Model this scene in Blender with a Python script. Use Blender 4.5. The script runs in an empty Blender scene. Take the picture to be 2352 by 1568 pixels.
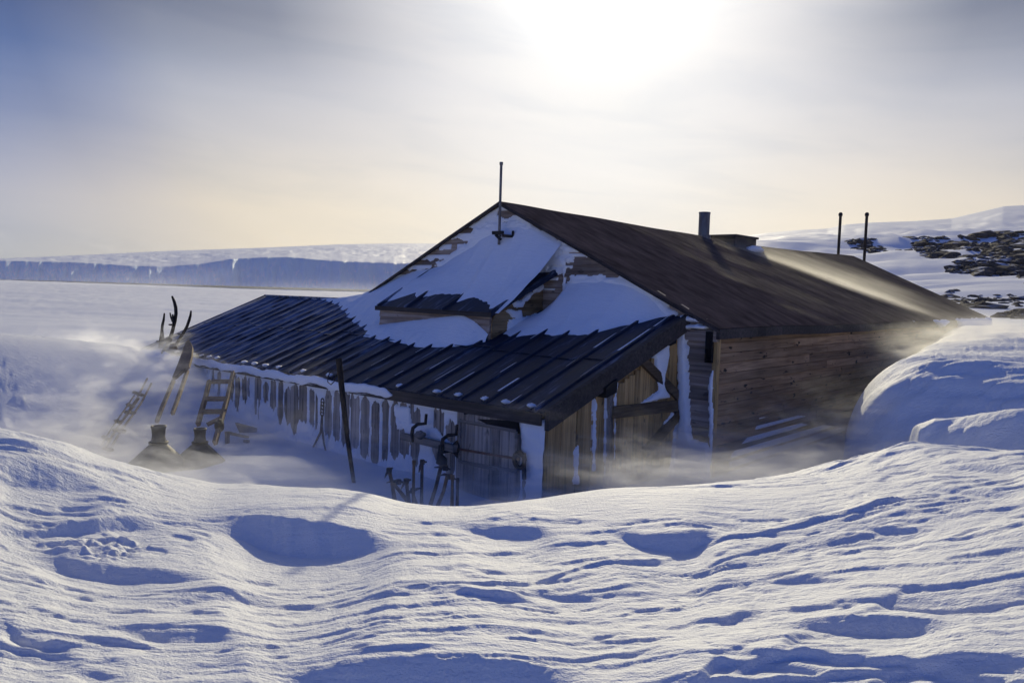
import bpy, math, random
import numpy as np
from mathutils import Vector, Matrix, noise as mnoise

random.seed(7); RNG = np.random.default_rng(7)
SC = bpy.context.scene
COL = SC.collection

# ---------------------------------------------------------------- camera model
F = 1796.43; PITCH = -.067; ROLL = .0304; ZC = 2.2
CX, CY = 1176., 784.                       # picture measured on a 2352 x 1568 grid
cp, sp = math.cos(PITCH), math.sin(PITCH); cr, sr = math.cos(ROLL), math.sin(ROLL)
FWD = np.array([0, cp, sp]); _u = np.array([0, -sp, cp]); _r = np.array([1., 0, 0])
RT = cr*_r+sr*_u; UP = -sr*_r+cr*_u
CAM = np.array([0, 0, ZC])

def ray(px, py): return FWD+(px-CX)/F*RT-(py-CY)/F*UP
def at_r(px, py, r):
    d = ray(px, py); return CAM+d*r/math.hypot(d[0], d[1])
def at_z(px, py, z):
    d = ray(px, py); return CAM+d*(z-ZC)/d[2]
def project(x, y, z):
    q = (np.asarray(x), np.asarray(y), np.asarray(z)-ZC)
    dot = lambda a: q[0]*a[0]+q[1]*a[1]+q[2]*a[2]
    w = np.maximum(dot(FWD), .05)
    return CX+F*dot(RT)/w, CY-F*dot(UP)/w

# hut frame: local x along the gable wall, local y along the ridge
YAW = .7296
U = np.array([math.sin(YAW), math.cos(YAW), 0]); V = np.array([math.cos(YAW), -math.sin(YAW), 0])
G0 = np.array([-.191, 11.911, 0])
def loc(p):
    q = np.asarray(p)-G0; return np.array([q@V, q@U, q[2]])
def wld(l): return G0+l[0]*V+l[1]*U+np.array([0, 0, l[2]])
CL = loc(CAM)
def lray(px, py):
    d = ray(px, py); return np.array([d@V, d@U, d[2]])
def on(px, py, axis, val):
    d = lray(px, py); i = 'xyz'.index(axis)
    return CL+d*((val-CL[i])/d[i])
def onpl(px, py, p0, n):
    d = lray(px, py); return CL+d*(((p0-CL)@n)/(d@n))

HW_, HL = 3.582, 15.2
ZR, ZE = 3.475, 1.835
AD = 2.579
RIDGE_Y = [0, .75, 2.8, 6.1, 8.6, 11.7, 15.2]; RIDGE_Z = [3.475, 3.465, 3.435, 3.395, 3.345, 3.385, 3.455]
def ridge_z(y): return float(np.interp(y, RIDGE_Y, RIDGE_Z))

# ---------------------------------------------------------------- noise
def _hash(ix, iy, seed):
    h = (ix.astype(np.int64)*374761393+iy.astype(np.int64)*668265263+seed*974634777) & 0xffffffff
    h = ((h ^ (h >> 13))*1274126177) & 0xffffffff
    h = h ^ (h >> 16)
    return (h & 0xffff)/65536.*2*np.pi
def pn(x, y, seed=0):
    x = np.asarray(x, float); y = np.asarray(y, float)
    ix = np.floor(x); iy = np.floor(y); fx = x-ix; fy = y-iy
    u = fx*fx*fx*(fx*(fx*6-15)+10); v = fy*fy*fy*(fy*(fy*6-15)+10)
    def g(dx, dy):
        a = _hash(ix+dx, iy+dy, seed); return np.cos(a)*(fx-dx)+np.sin(a)*(fy-dy)
    a = g(0, 0); b = g(1, 0); c = g(0, 1); d = g(1, 1)
    return 1.5*(a+u*(b-a)+v*(c-a+u*(a-b-c+d)))
def fbm(x, y, o=4, seed=0, gain=.5):
    s = 0; a = 1
    for i in range(o):
        s = s+a*pn(x*2**i, y*2**i, seed+i*17); a *= gain
    return s
def ss(a, b, t):
    t = np.clip((np.asarray(t, float)-a)/(b-a), 0, 1); return t*t*(3-2*t)

# ---------------------------------------------------------------- mesh helpers
class MB:
    def __init__(s): s.v = []; s.f = []; s.sm = []
    def add(s, vs, fs, smooth=False):
        o = len(s.v); s.v += [tuple(map(float, p)) for p in vs]
        s.f += [tuple(i+o for i in f) for f in fs]; s.sm += [smooth]*len(fs)
    def hexa(s, p):   # 8 pts: bottom 4 ccw, top 4
        s.add(p, [(3, 2, 1, 0), (4, 5, 6, 7), (0, 1, 5, 4), (1, 2, 6, 5), (2, 3, 7, 6), (3, 0, 4, 7)])
    def box(s, a, b):
        x0, y0, z0 = a; x1, y1, z1 = b
        s.hexa([(x0, y0, z0), (x1, y0, z0), (x1, y1, z0), (x0, y1, z0), (x0, y0, z1), (x1, y0, z1), (x1, y1, z1), (x0, y1, z1)])
    def bar(s, a, b, w, h, up=(0, 0, 1), taper=1.):
        a = np.array(a, float); b = np.array(b, float); d = b-a; d /= np.linalg.norm(d)
        up = np.array(up, float); sx = np.cross(d, up); sx /= np.linalg.norm(sx); uz = np.cross(sx, d)
        P = []
        for q, k in ((a, 1.), (b, taper)):
            P += [q+sx*w*k/2*i+uz*h*k/2*j for i, j in ((-1, -1), (1, -1), (1, 1), (-1, 1))]
        s.hexa(P)
    def tube(s, pts, r, n=8, cap=True):
        pts = [np.array(p, float) for p in pts]
        rs = r if hasattr(r, '__len__') else [r]*len(pts)
        vs = []; pu = None
        for i, p in enumerate(pts):
            d = pts[min(i+1, len(pts)-1)]-pts[max(i-1, 0)]; d /= np.linalg.norm(d)
            if pu is None:
                pu = np.cross(d, (0, 0, 1.)) if abs(d[2]) < .9 else np.cross(d, (1., 0, 0))
            pu = pu-d*(pu@d); pu /= np.linalg.norm(pu); pv = np.cross(d, pu)
            for k in range(n):
                a = 2*math.pi*k/n; vs.append(p+rs[i]*(math.cos(a)*pu+math.sin(a)*pv))
        fs = [(i*n+k, i*n+(k+1) % n, (i+1)*n+(k+1) % n, (i+1)*n+k) for i in range(len(pts)-1) for k in range(n)]
        s.add(vs, fs, True)
        if cap:
            m = len(pts)-1
            s.add(vs[:n], [tuple(range(n))[::-1]]); s.add(vs[m*n:], [tuple(range(n))])
    def lathe(s, prof, c=(0, 0, 0), n=20, wob=0., seed=0, sq=None):
        vs = []
        for i, (r, z) in enumerate(prof):
            for k in range(n):
                a = 2*math.pi*k/n; rr = r*(1+wob*math.sin(3*a+seed+i)*.5+wob*math.sin(7*a+seed*2)*.5)
                if sq and sq[i]: rr *= 1+.13*sq[i]*math.cos(4*a)
                vs.append((c[0]+rr*math.cos(a), c[1]+rr*math.sin(a), c[2]+z))
        fs = [(i*n+k, i*n+(k+1) % n, (i+1)*n+(k+1) % n, (i+1)*n+k) for i in range(len(prof)-1) for k in range(n)]
        s.add(vs, fs, True)
    def poly_prism(s, pts, off):
        pts = [np.array(p, float) for p in pts]; off = np.array(off, float); n = len(pts)
        vs = pts+[p+off for p in pts]
        s.add(vs, [tuple(range(n))[::-1], tuple(range(n, 2*n))]+[(i, (i+1) % n, (i+1) % n+n, i+n) for i in range(n)])
    def build(s, name, mat, parent=None, world=False):
        me = bpy.data.meshes.new(name); me.from_pydata(s.v, [], s.f); me.update()
        me.polygons.foreach_set('use_smooth', s.sm)
        import bmesh
        bm = bmesh.new(); bm.from_mesh(me); bmesh.ops.recalc_face_normals(bm, faces=bm.faces); bm.to_mesh(me); bm.free()
        return link(name, me, mat, parent)

def link(name, me, mat, parent=None):
    me.materials.append(mat)
    o = bpy.data.objects.new(name, me); COL.objects.link(o)
    if parent is not None: o.parent = parent
    return o
def grid_mesh(name, X, Y, Z, mat, parent=None, keep=None, smooth=True, flip=False):
    h, w = X.shape
    co = np.stack([X, Y, Z], -1).reshape(-1, 3).astype(np.float32)
    i = np.arange(h*w).reshape(h, w)
    q = np.stack([i[:-1, :-1], i[:-1, 1:], i[1:, 1:], i[1:, :-1]], -1).reshape(-1, 4)
    if flip: q = q[:, ::-1]
    if keep is not None:
        q = q[keep.reshape(-1)]
        used = np.unique(q); mp = -np.ones(h*w, np.int64); mp[used] = np.arange(len(used)); co = co[used]; q = mp[q]
    me = bpy.data.meshes.new(name)
    me.vertices.add(len(co)); me.vertices.foreach_set('co', co.ravel())
    me.loops.add(q.size); me.loops.foreach_set('vertex_index', q.ravel().astype(np.int32))
    me.polygons.add(len(q)); me.polygons.foreach_set('loop_start', (np.arange(len(q))*4).astype(np.int32))
    me.polygons.foreach_set('use_smooth', np.full(len(q), smooth))
    me.update(calc_edges=True); me.validate()
    return link(name, me, mat, parent)
def tag(o, label=None, cat=None, group=None, kind=None):
    for k, v in (('label', label), ('category', cat), ('group', group), ('kind', kind)):
        if v: o[k] = v
    return o
def empty(name, l, rz=0.):
    o = bpy.data.objects.new(name, None); COL.objects.link(o)
    o.location = tuple(map(float, l)); o.rotation_euler = (0, 0, rz); o.empty_display_size = .3
    return o

# ---------------------------------------------------------------- materials
class N:
    def __init__(s, name):
        s.m = bpy.data.materials.new(name); s.m.use_nodes = True; s.t = s.m.node_tree
        s.b = s.t.nodes['Principled BSDF']; s.out = s.t.nodes['Material Output']
    def n(s, typ, **kw):
        nd = s.t.nodes.new(typ)
        for k, v in kw.items():
            if k in nd.inputs: nd.inputs[k].default_value = v
            else: setattr(nd, k, v)
        return nd
    def l(s, a, b): s.t.links.new(a, b)
    def co(s, scale=(1, 1, 1), kind='Object', rot=(0, 0, 0)):
        c = s.n('ShaderNodeTexCoord'); m = s.n('ShaderNodeMapping'); m.inputs['Scale'].default_value = scale; m.inputs['Rotation'].default_value = rot
        s.l(c.outputs[kind], m.inputs['Vector']); return m.outputs[0]
    def noise(s, vec, scale=5, detail=5, rough=.55, dist=0.):
        nd = s.n('ShaderNodeTexNoise'); nd.inputs['Scale'].default_value = scale; nd.inputs['Detail'].default_value = detail
        nd.inputs['Roughness'].default_value = rough; nd.inputs['Distortion'].default_value = dist
        s.l(vec, nd.inputs['Vector']); return nd.outputs['Fac']
    def ramp(s, fac, stops):
        nd = s.n('ShaderNodeValToRGB'); e = nd.color_ramp.elements
        while len(e) < len(stops): e.new(.5)
        for el, (p, c) in zip(e, stops):
            el.position = p; el.color = (c, c, c, 1) if not hasattr(c, '__len__') else (*c, 1)
        s.l(fac, nd.inputs['Fac']); return nd.outputs['Color']
    def mix(s, fac, a, b, mode='MIX'):
        nd = s.n('ShaderNodeMix'); nd.data_type = 'RGBA'; nd.blend_type = mode
        for sock, val in ((0, fac), (6, a), (7, b)):
            if hasattr(val, 'is_linked') or isinstance(val, bpy.types.NodeSocket): s.l(val, nd.inputs[sock])
            else: nd.inputs[sock].default_value = val if sock == 0 else (*val, 1)
        return nd.outputs[2]
    def math(s, op, a, b=0.):
        nd = s.n('ShaderNodeMath'); nd.operation = op
        for i, v in enumerate((a, b)):
            if isinstance(v, bpy.types.NodeSocket): s.l(v, nd.inputs[i])
            else: nd.inputs[i].default_value = v
        return nd.outputs[0]
    def bump(s, h, strength=.3, dist=.02):
        nd = s.n('ShaderNodeBump'); nd.inputs['Strength'].default_value = strength; nd.inputs['Distance'].default_value = dist
        s.l(h, nd.inputs['Height']); s.l(nd.outputs[0], s.b.inputs['Normal'])
    def base(s, c):
        if isinstance(c, bpy.types.NodeSocket): s.l(c, s.b.inputs['Base Color'])
        else: s.b.inputs['Base Color'].default_value = (*c, 1)
    def set(s, **kw):
        for k, v in kw.items():
            s.b.inputs[k.replace('_', ' ')].default_value = v

def snow_mat(name, bump=.5, col=((.80, .82, .83), (.87, .875, .87))):
    a = N(name)
    v = a.co((1, 1, 1))
    n1 = a.noise(a.co((2.2, 5, 5), rot=(0, 0, .12)), 1, 6, .6)
    a.base(a.mix(n1, *col))
    a.set(Roughness=.62); a.b.inputs['Specular IOR Level'].default_value = .25
    g = a.noise(v, 60, 3, .7); w = a.noise(a.co((6, 26, 26), rot=(0, 0, .12)), 1, 4, .65)
    h = a.math('ADD', a.math('MULTIPLY', g, .5), a.math('MULTIPLY', w, .8))
    a.bump(h, bump, .02)
    return a.m
M = {}
M['snow'] = snow_mat('wind_packed_snow', .8)
M['stucksnow'] = snow_mat('plastered_snow', .5, ((.86, .875, .89), (.92, .925, .93)))
M['ice'] = snow_mat('sea_ice_snow', .0, ((.70, .73, .77), (.84, .85, .86)))

def wood_mat(name, axis, c1, c2, c3, rough=.8, knots=0.):
    """grain runs along axis; every board (mesh island) has its own tone"""
    a = N(name)
    sc = {'x': (1.2, 26, 26), 'y': (26, 1.2, 26), 'z': (26, 26, 1.2)}[axis]
    geo = a.n('ShaderNodeNewGeometry'); rnd = geo.outputs['Random Per Island']
    tc = a.n('ShaderNodeTexCoord'); mp = a.n('ShaderNodeMapping'); mp.inputs['Scale'].default_value = sc
    ad = a.n('ShaderNodeVectorMath'); ad.operation = 'ADD'
    cmb = a.n('ShaderNodeCombineXYZ'); mm = a.math('MULTIPLY', rnd, 37.)
    for i in range(3): a.l(mm, cmb.inputs[i])
    a.l(tc.outputs['Object'], mp.inputs['Vector']); a.l(mp.outputs[0], ad.inputs[0]); a.l(cmb.outputs[0], ad.inputs[1])
    g = a.noise(ad.outputs[0], 1, 6, .62, .6)
    big = a.noise(a.co((1.3, 1.3, 1.3)), 1, 3)
    c = a.ramp(g, [(.28, c1), (.5, c2), (.74, c3)])
    tone = a.ramp(rnd, [(0., .62), (1., 1.22)])
    c = a.mix(1., c, tone, 'MULTIPLY')
    c = a.mix(1., c, a.ramp(big, [(.3, .72), (.7, 1.2)]), 'MULTIPLY')
    if knots:
        k = a.noise(a.co({'y': (9, 5, 14), 'z': (14, 14, 4), 'x': (5, 9, 14)}[axis]), 1, 2, .5)
        c = a.mix(a.ramp(k, [(.66, 0.), (.71, knots)]), c, (.012, .009, .007))
    a.base(c); a.set(Roughness=rough); a.b.inputs['Specular IOR Level'].default_value = .25
    a.bump(g, .45, .01)
    return a.m
M['gable'] = wood_mat('weathered_grey_boards', 'x', (.12, .085, .062), (.30, .23, .18), (.46, .38, .32), knots=.5)
M['side'] = wood_mat('brown_pine_boards', 'y', (.15, .083, .040), (.37, .225, .115), (.52, .345, .20), knots=.95)
M['sidev'] = wood_mat('brown_upright_boards', 'z', (.18, .10, .038), (.46, .29, .115), (.62, .42, .19), knots=.8)
M['porchside'] = wood_mat('amber_boards', 'y', (.12, .07, .03), (.28, .18, .085), (.38, .26, .13), knots=.5)
M['grey_v'] = wood_mat('bleached_upright_boards', 'z', (.13, .11, .095), (.33, .285, .245), (.50, .45, .40), knots=.6)
M['trim'] = wood_mat('dark_trim', 'x', (.03, .024, .02), (.06, .05, .045), (.10, .085, .075))
M['beam'] = wood_mat('grey_beam', 'x', (.10, .085, .07), (.23, .20, .17), (.34, .30, .26))
M['brace'] = wood_mat('dark_brown_beam', 'y', (.05, .032, .02), (.12, .08, .045), (.20, .14, .08), knots=.7)
M['oldwood'] = wood_mat('old_sledge_wood', 'z', (.09, .06, .038), (.20, .14, .095), (.32, .24, .17))
M['stick'] = wood_mat('blackened_wood', 'z', (.012, .010, .009), (.03, .024, .02), (.06, .045, .036))
M['handle'] = wood_mat('worn_handle_wood', 'z', (.10, .055, .022), (.22, .13, .05), (.32, .2, .09))
M['darkhandle'] = wood_mat('dark_handle_wood', 'z', (.02, .015, .012), (.05, .036, .026), (.09, .065, .045))

a = N('roofing_felt'); v = a.co((1, 1, 1))
fl = a.noise(a.co((.9, 5, 5), rot=(0, 0, .5)), 1, 6, .65); gr = a.noise(v, 90, 3, .7)
c = a.ramp(fl, [(.3, (.05, .040, .037)), (.7, (.13, .102, .095))])
a.base(c); a.set(Roughness=.85); a.b.inputs['Specular IOR Level'].default_value = .0; a.bump(gr, .5, .012); M['felt'] = a.m

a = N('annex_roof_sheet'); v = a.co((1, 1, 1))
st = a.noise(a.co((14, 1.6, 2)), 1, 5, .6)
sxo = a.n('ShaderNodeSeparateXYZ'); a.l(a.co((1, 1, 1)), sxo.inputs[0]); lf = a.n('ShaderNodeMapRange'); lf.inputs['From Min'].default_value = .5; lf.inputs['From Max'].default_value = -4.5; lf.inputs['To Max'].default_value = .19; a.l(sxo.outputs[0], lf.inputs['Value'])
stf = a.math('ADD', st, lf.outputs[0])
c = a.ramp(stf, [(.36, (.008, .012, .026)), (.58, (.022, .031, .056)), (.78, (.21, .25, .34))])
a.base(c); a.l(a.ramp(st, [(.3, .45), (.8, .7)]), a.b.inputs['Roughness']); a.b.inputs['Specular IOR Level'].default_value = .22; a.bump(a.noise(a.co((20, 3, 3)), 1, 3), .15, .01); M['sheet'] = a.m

a = N('black_iron'); v = a.co((1, 1, 1)); g = a.noise(v, 30, 4)
a.base(a.ramp(g, [(.35, (.012, .012, .013)), (.7, (.04, .032, .028))])); a.set(Roughness=.6, Metallic=.5); M['iron'] = a.m
a = N('galvanised_pipe'); g = a.noise(a.co((9, 9, 3)), 1, 5)
a.base(a.ramp(g, [(.3, (.10, .075, .062)), (.6, (.20, .19, .185)), (.8, (.12, .06, .035))])); a.set(Roughness=.5, Metallic=.6); M['pipe'] = a.m
a = N('tarnished_tin'); g = a.noise(a.co((6, 6, 6)), 1, 6, .65)
a.base(a.ramp(g, [(.3, (.05, .046, .036)), (.55, (.13, .12, .095)), (.75, (.22, .19, .09))])); a.set(Roughness=.62, Metallic=.35); a.bump(g, .3, .02); M['tin'] = a.m
a = N('rust_bar'); g = a.noise(a.co((12, 12, 12)), 1, 5)
a.base(a.ramp(g, [(.3, (.09, .035, .02)), (.7, (.22, .10, .06))])); a.set(Roughness=.8, Metallic=.2); M['rust'] = a.m
a = N('near_black_void'); a.base((.006, .005, .005)); a.set(Roughness=.95); M['void'] = a.m  # even near-black; also stands in for the shade inside the shutter slot
a = N('dark_leather'); g = a.noise(a.co((20, 20, 20)), 1, 4); a.base(a.ramp(g, [(.3, (.01, .009, .009)), (.7, (.035, .028, .025))])); a.set(Roughness=.7); M['leather'] = a.m
a = N('volcanic_rock'); g = a.noise(a.co((1, 1, 1)), 1.3, 8, .7); g2 = a.noise(a.co((1, 1, 1)), .35, 3)
c = a.ramp(g, [(.3, (.018, .015, .014)), (.7, (.085, .068, .06))])
geo = a.n('ShaderNodeNewGeometry'); sx = a.n('ShaderNodeSeparateXYZ'); a.l(geo.outputs['Normal'], sx.inputs[0])
cap = a.math('MULTIPLY', a.ramp(sx.outputs[2], [(.80, 0.), (.95, 1.)]), a.ramp(g2, [(.50, 0.), (.60, 1.)]))
a.base(a.mix(cap, c, (.72, .74, .78))); a.set(Roughness=.9); a.bump(g, .8, .3); M['rock'] = a.m

# ---------------------------------------------------------------- terrain
ctl = []
def _add(p, zrel=None): ctl.append((math.atan2(p[0], p[1]), math.hypot(p[0], p[1]), p[2]))
def vz(px, py, z): _add(at_z(px, py, z+.25))                  # a spot one sees, at height z
def vr(px, py, r): _add(at_r(px, py, r))                  # a spot one sees, at distance r
def hz(px, r, z):                                          # ground height at a bearing and distance
    d = ray(px, 900); k = r/math.hypot(d[0], d[1]); ctl.append((math.atan2(d[0], d[1]), r, z))
def rg(a, b, n): return np.linspace(a, b, n)
for px in rg(-300, 2650, 6): hz(px, 1.0, .9)
for px, z in ((-300, .80), (0, .74), (600, .68), (1176, .65), (1800, .7), (2352, .8), (2650, .85)):
    hz(px, 2.0, z+.25); hz(px, 2.7, z+.25)
for px, z in ((0, .72), (600, .64), (1200, .6), (1800, .66), (2352, .82)):
    vz(px, 1400, z)
for px, z in ((0, .70), (500, .58), (1200, .56), (1800, .64), (2352, .86)):
    vz(px, 1250, z)
# crest of the near drifts
for px, py, z in ((-250, 960, 1.05), (0, 1006, .92), (120, 1032, .84), (250, 1074, .73), (380, 1108, .62), (500, 1140, .54), (620, 1142, .52),
                  (760, 1136, .54), (850, 1138, .55), (910, 1156, .51), (1000, 1168, .49), (1100, 1166, .49), (1258, 1142, .53), (1400, 1122, .59), (1500, 1119, .60),
                  (1700, 1108, .62), (1900, 1090, .67), (2000, 1052, .76), (2080, 1022, .84), (2200, 1030, .84), (2352, 1035, .86), (2650, 1020, .95)):
    vz(px, py, z)
# the hollow along the walls
for px, r, z in ((-250, 9.8, .35), (0, 9.6, .25), (200, 9.4, .08), (360, 9.2, -.02), (500, 8.7, .0), (600, 9.8, .0), (650, 10, .06), (800, 8.5, .05), (900, 8.0, .02),
                 (1000, 7.5, .0), (1200, 7.1, -.03), (1300, 7.9, -.02), (1500, 8.7, .0), (1650, 9.2, .0), (1800, 10.4, -.05), (1900, 12, -.12), (1960, 9.3, -.02),
                 (1930, 10.5, -.1), (2000, 14, -.1), (2050, 17, .2), (1990, 10.5, -.1)):
    hz(px, r, z)
# bank on the left of the annex, plain of sea ice beyond
for px, z in ((-300, .15), (0, .02), (200, -.02), (330, -.02)): hz(px, 12.7, z)
for px, py, r in ((-300, 790, 14.6), (0, 796, 14.8), (150, 796, 15.2), (330, 800, 16.)): vr(px, py, r)
for px, z in ((-300, .5), (0, .45), (150, .42), (330, .35)): hz(px, 19, z)
for px in (-300, 0, 300, 600): hz(px, 36, -2.7)
hz(800, 24, .2); hz(800, 36, -2.); hz(1100, 24, .5); hz(1100, 40, -1.6); hz(1500, 27, .9); hz(1500, 45, .5)
for px in rg(-300, 1100, 6):
    for r in (62, 110, 220, 500, 1200, 3000): hz(px, r, -3.4)
# right: drift top level, rising rocky ground
for px, r, z in ((2150, 9.3, .25), (2352, 9.3, .6), (2650, 9.3, .9), (2200, 11, .6), (2352, 12, 1.), (2650, 12, 1.3), (2352, 16, 1.3), (2250, 20, 1.3), (2300, 25, 1.5), (2250, 27, 1.5),
                 (2352, 30, 1.66), (2650, 25, 1.7), (2352, 40, 1.75), (2200, 40, 1.7), (1990, 32, 1.5), (2352, 55, 2.6), (2200, 55, 2.5), (1950, 55, 2.2),
                 (2352, 75, 4.0), (2352, 92, 4.9), (2100, 90, 4.1), (1900, 90, 3.6), (1700, 90, 3.), (2352, 112, 6.9), (2150, 112, 6.3), (1950, 112, 6.0),
                 (2352, 160, 13.6), (2150, 160, 12.8), (1990, 160, 12.6), (1750, 160, 13.2), (2650, 160, 14.5), (2650, 92, 5.5),
                 (1300, 90, 1.), (1300, 160, 5.), (1300, 400, 10), (1300, 1500, 25), (1300, 3000, 40)):
    hz(px, r, z)
for px in (1750, 2050, 2352, 2650): hz(px, 400, 30); hz(px, 1500, 60); hz(px, 3000, 60)

C = np.array(ctl)
CA, CR, CZ = C[:, 0], np.log(C[:, 1]), (C[:, 2]-ZC)/(C[:, 1]+8)
AK = 1.25
def _phi(d2): return .5*d2*np.log(d2+1e-12)
n_ = len(C)
K = _phi((AK*(CA[:, None]-CA[None]))**2+(CR[:, None]-CR[None])**2)+np.eye(n_)*1e-6
Pm = np.stack([np.ones(n_), CA, CR], 1)
W = np.linalg.solve(np.block([[K, Pm], [Pm.T, np.zeros((3, 3))]]), np.concatenate([CZ, np.zeros(3)]))
def tps(az, r):
    a = np.clip(az, -.76, .76).ravel(); l = np.log(np.maximum(r, 1.2)).ravel(); o = np.empty(a.size)
    for i in range(0, a.size, 40000):
        s = slice(i, i+40000)
        d = _phi((AK*(a[s, None]-CA[None]))**2+(l[s, None]-CR[None])**2)
        o[s] = d@W[:n_]+W[n_]+W[n_+1]*a[s]+W[n_+2]*l[s]
    z = o.reshape(az.shape)*(np.maximum(r, 1.2)+8)+ZC
    wrap = ss(1.6, 3., np.abs(az)); zg = np.where(r < 30, .7, .7-2.*np.log(np.maximum(r, 30)/30)*.3)
    return z*(1-wrap)+zg*wrap

def az_of(px):
    d = ray(px, 900); return math.atan2(d[0], d[1])
def localxy(x, y):
    qx = x-G0[0]; qy = y-G0[1]
    return qx*V[0]+qy*V[1], qx*U[0]+qy*U[1]

BANK_S = .50
def bank_z(ly): return .90+(ly+AD)*BANK_S
# hollows whose steep far side faces the camera: crest line, foot line (picture grid), strength
SCARPS = [
 ([(430, 1190), (520, 1182), (620, 1179), (760, 1200), (880, 1226), (965, 1243)], [(430, 1192), (520, 1228), (640, 1277), (760, 1283), (880, 1268), (965, 1246)], 1.0),
 ([(1015, 1206), (1120, 1203), (1220, 1206), (1300, 1218)], [(1015, 1210), (1120, 1236), (1220, 1240), (1300, 1224)], .9),
 ([(1380, 1214), (1480, 1226), (1580, 1226), (1690, 1212)], [(1380, 1220), (1480, 1262), (1580, 1276), (1690, 1220)], 1.0),
 ([(1960, 1211), (2040, 1206), (2145, 1212)], [(1960, 1213), (2040, 1226), (2145, 1216)], 1.),
 ([(1740, 1434), (1900, 1428), (2060, 1426), (2235, 1448)], [(1740, 1436), (1900, 1458), (2060, 1466), (2235, 1452)], 1.),
 ([(540, 1552), (700, 1530), (900, 1508), (1100, 1502), (1290, 1530), (1440, 1572)], [(540, 1556), (700, 1590), (900, 1640), (1100, 1650), (1290, 1610), (1440, 1578)], 1.),
 ([(240, 1440), (380, 1437), (500, 1447), (600, 1463)], [(240, 1442), (380, 1478), (500, 1478), (600, 1466)], .8),
 ([(-60, 1040), (60, 1052), (160, 1080), (260, 1118)], [(-60, 1100), (60, 1118), (160, 1128), (260, 1126)], .7),
 ([(0, 1440), (60, 1466), (120, 1484), (185, 1498)], [(0, 1462), (60, 1482), (120, 1496), (185, 1501)], 1.1),
 ([(-40, 1190), (60, 1200), (180, 1190), (300, 1182), (420, 1190)], [(-40, 1206), (60, 1220), (180, 1222), (300, 1222), (420, 1200)], .9),
 ([(30, 1250), (140, 1262), (260, 1286), (400, 1306), (540, 1322)], [(30, 1262), (140, 1306), (260, 1334), (400, 1340), (540, 1330)], .9),
 ([(2060, 1118), (2180, 1122), (2380, 1126)], [(2060, 1120), (2180, 1134), (2380, 1144)], .8),
 ([(2120, 1068), (2240, 1064), (2380, 1072)], [(2120, 1070), (2240, 1082), (2380, 1092)], .9),
 ([(1290, 1372), (1420, 1358), (1560, 1342)], [(1290, 1376), (1420, 1372), (1560, 1350)], .8),
 ([(900, 1252), (1000, 1248), (1080, 1262)], [(900, 1256), (1000, 1264), (1080, 1268)], .7),
 ([(1190, 1372), (1300, 1364), (1400, 1370)], [(1190, 1376), (1300, 1382), (1400, 1376)], .9),
 ([(1700, 1336), (1860, 1326), (2000, 1330)], [(1700, 1340), (1860, 1342), (2000, 1336)], .9),
 ([(290, 1392), (420, 1366), (560, 1348), (700, 1344)], [(290, 1398), (420, 1386), (560, 1368), (700, 1350)], .9),
 ([(560, 1155), (760, 1152), (980, 1149)], [(560, 1157), (760, 1161), (980, 1152)], .6),
 ([(1660, 1556), (1760, 1520), (1850, 1535), (1920, 1552)], [(1660, 1560), (1760, 1536), (1850, 1549), (1920, 1556)], 1.),
]
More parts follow.
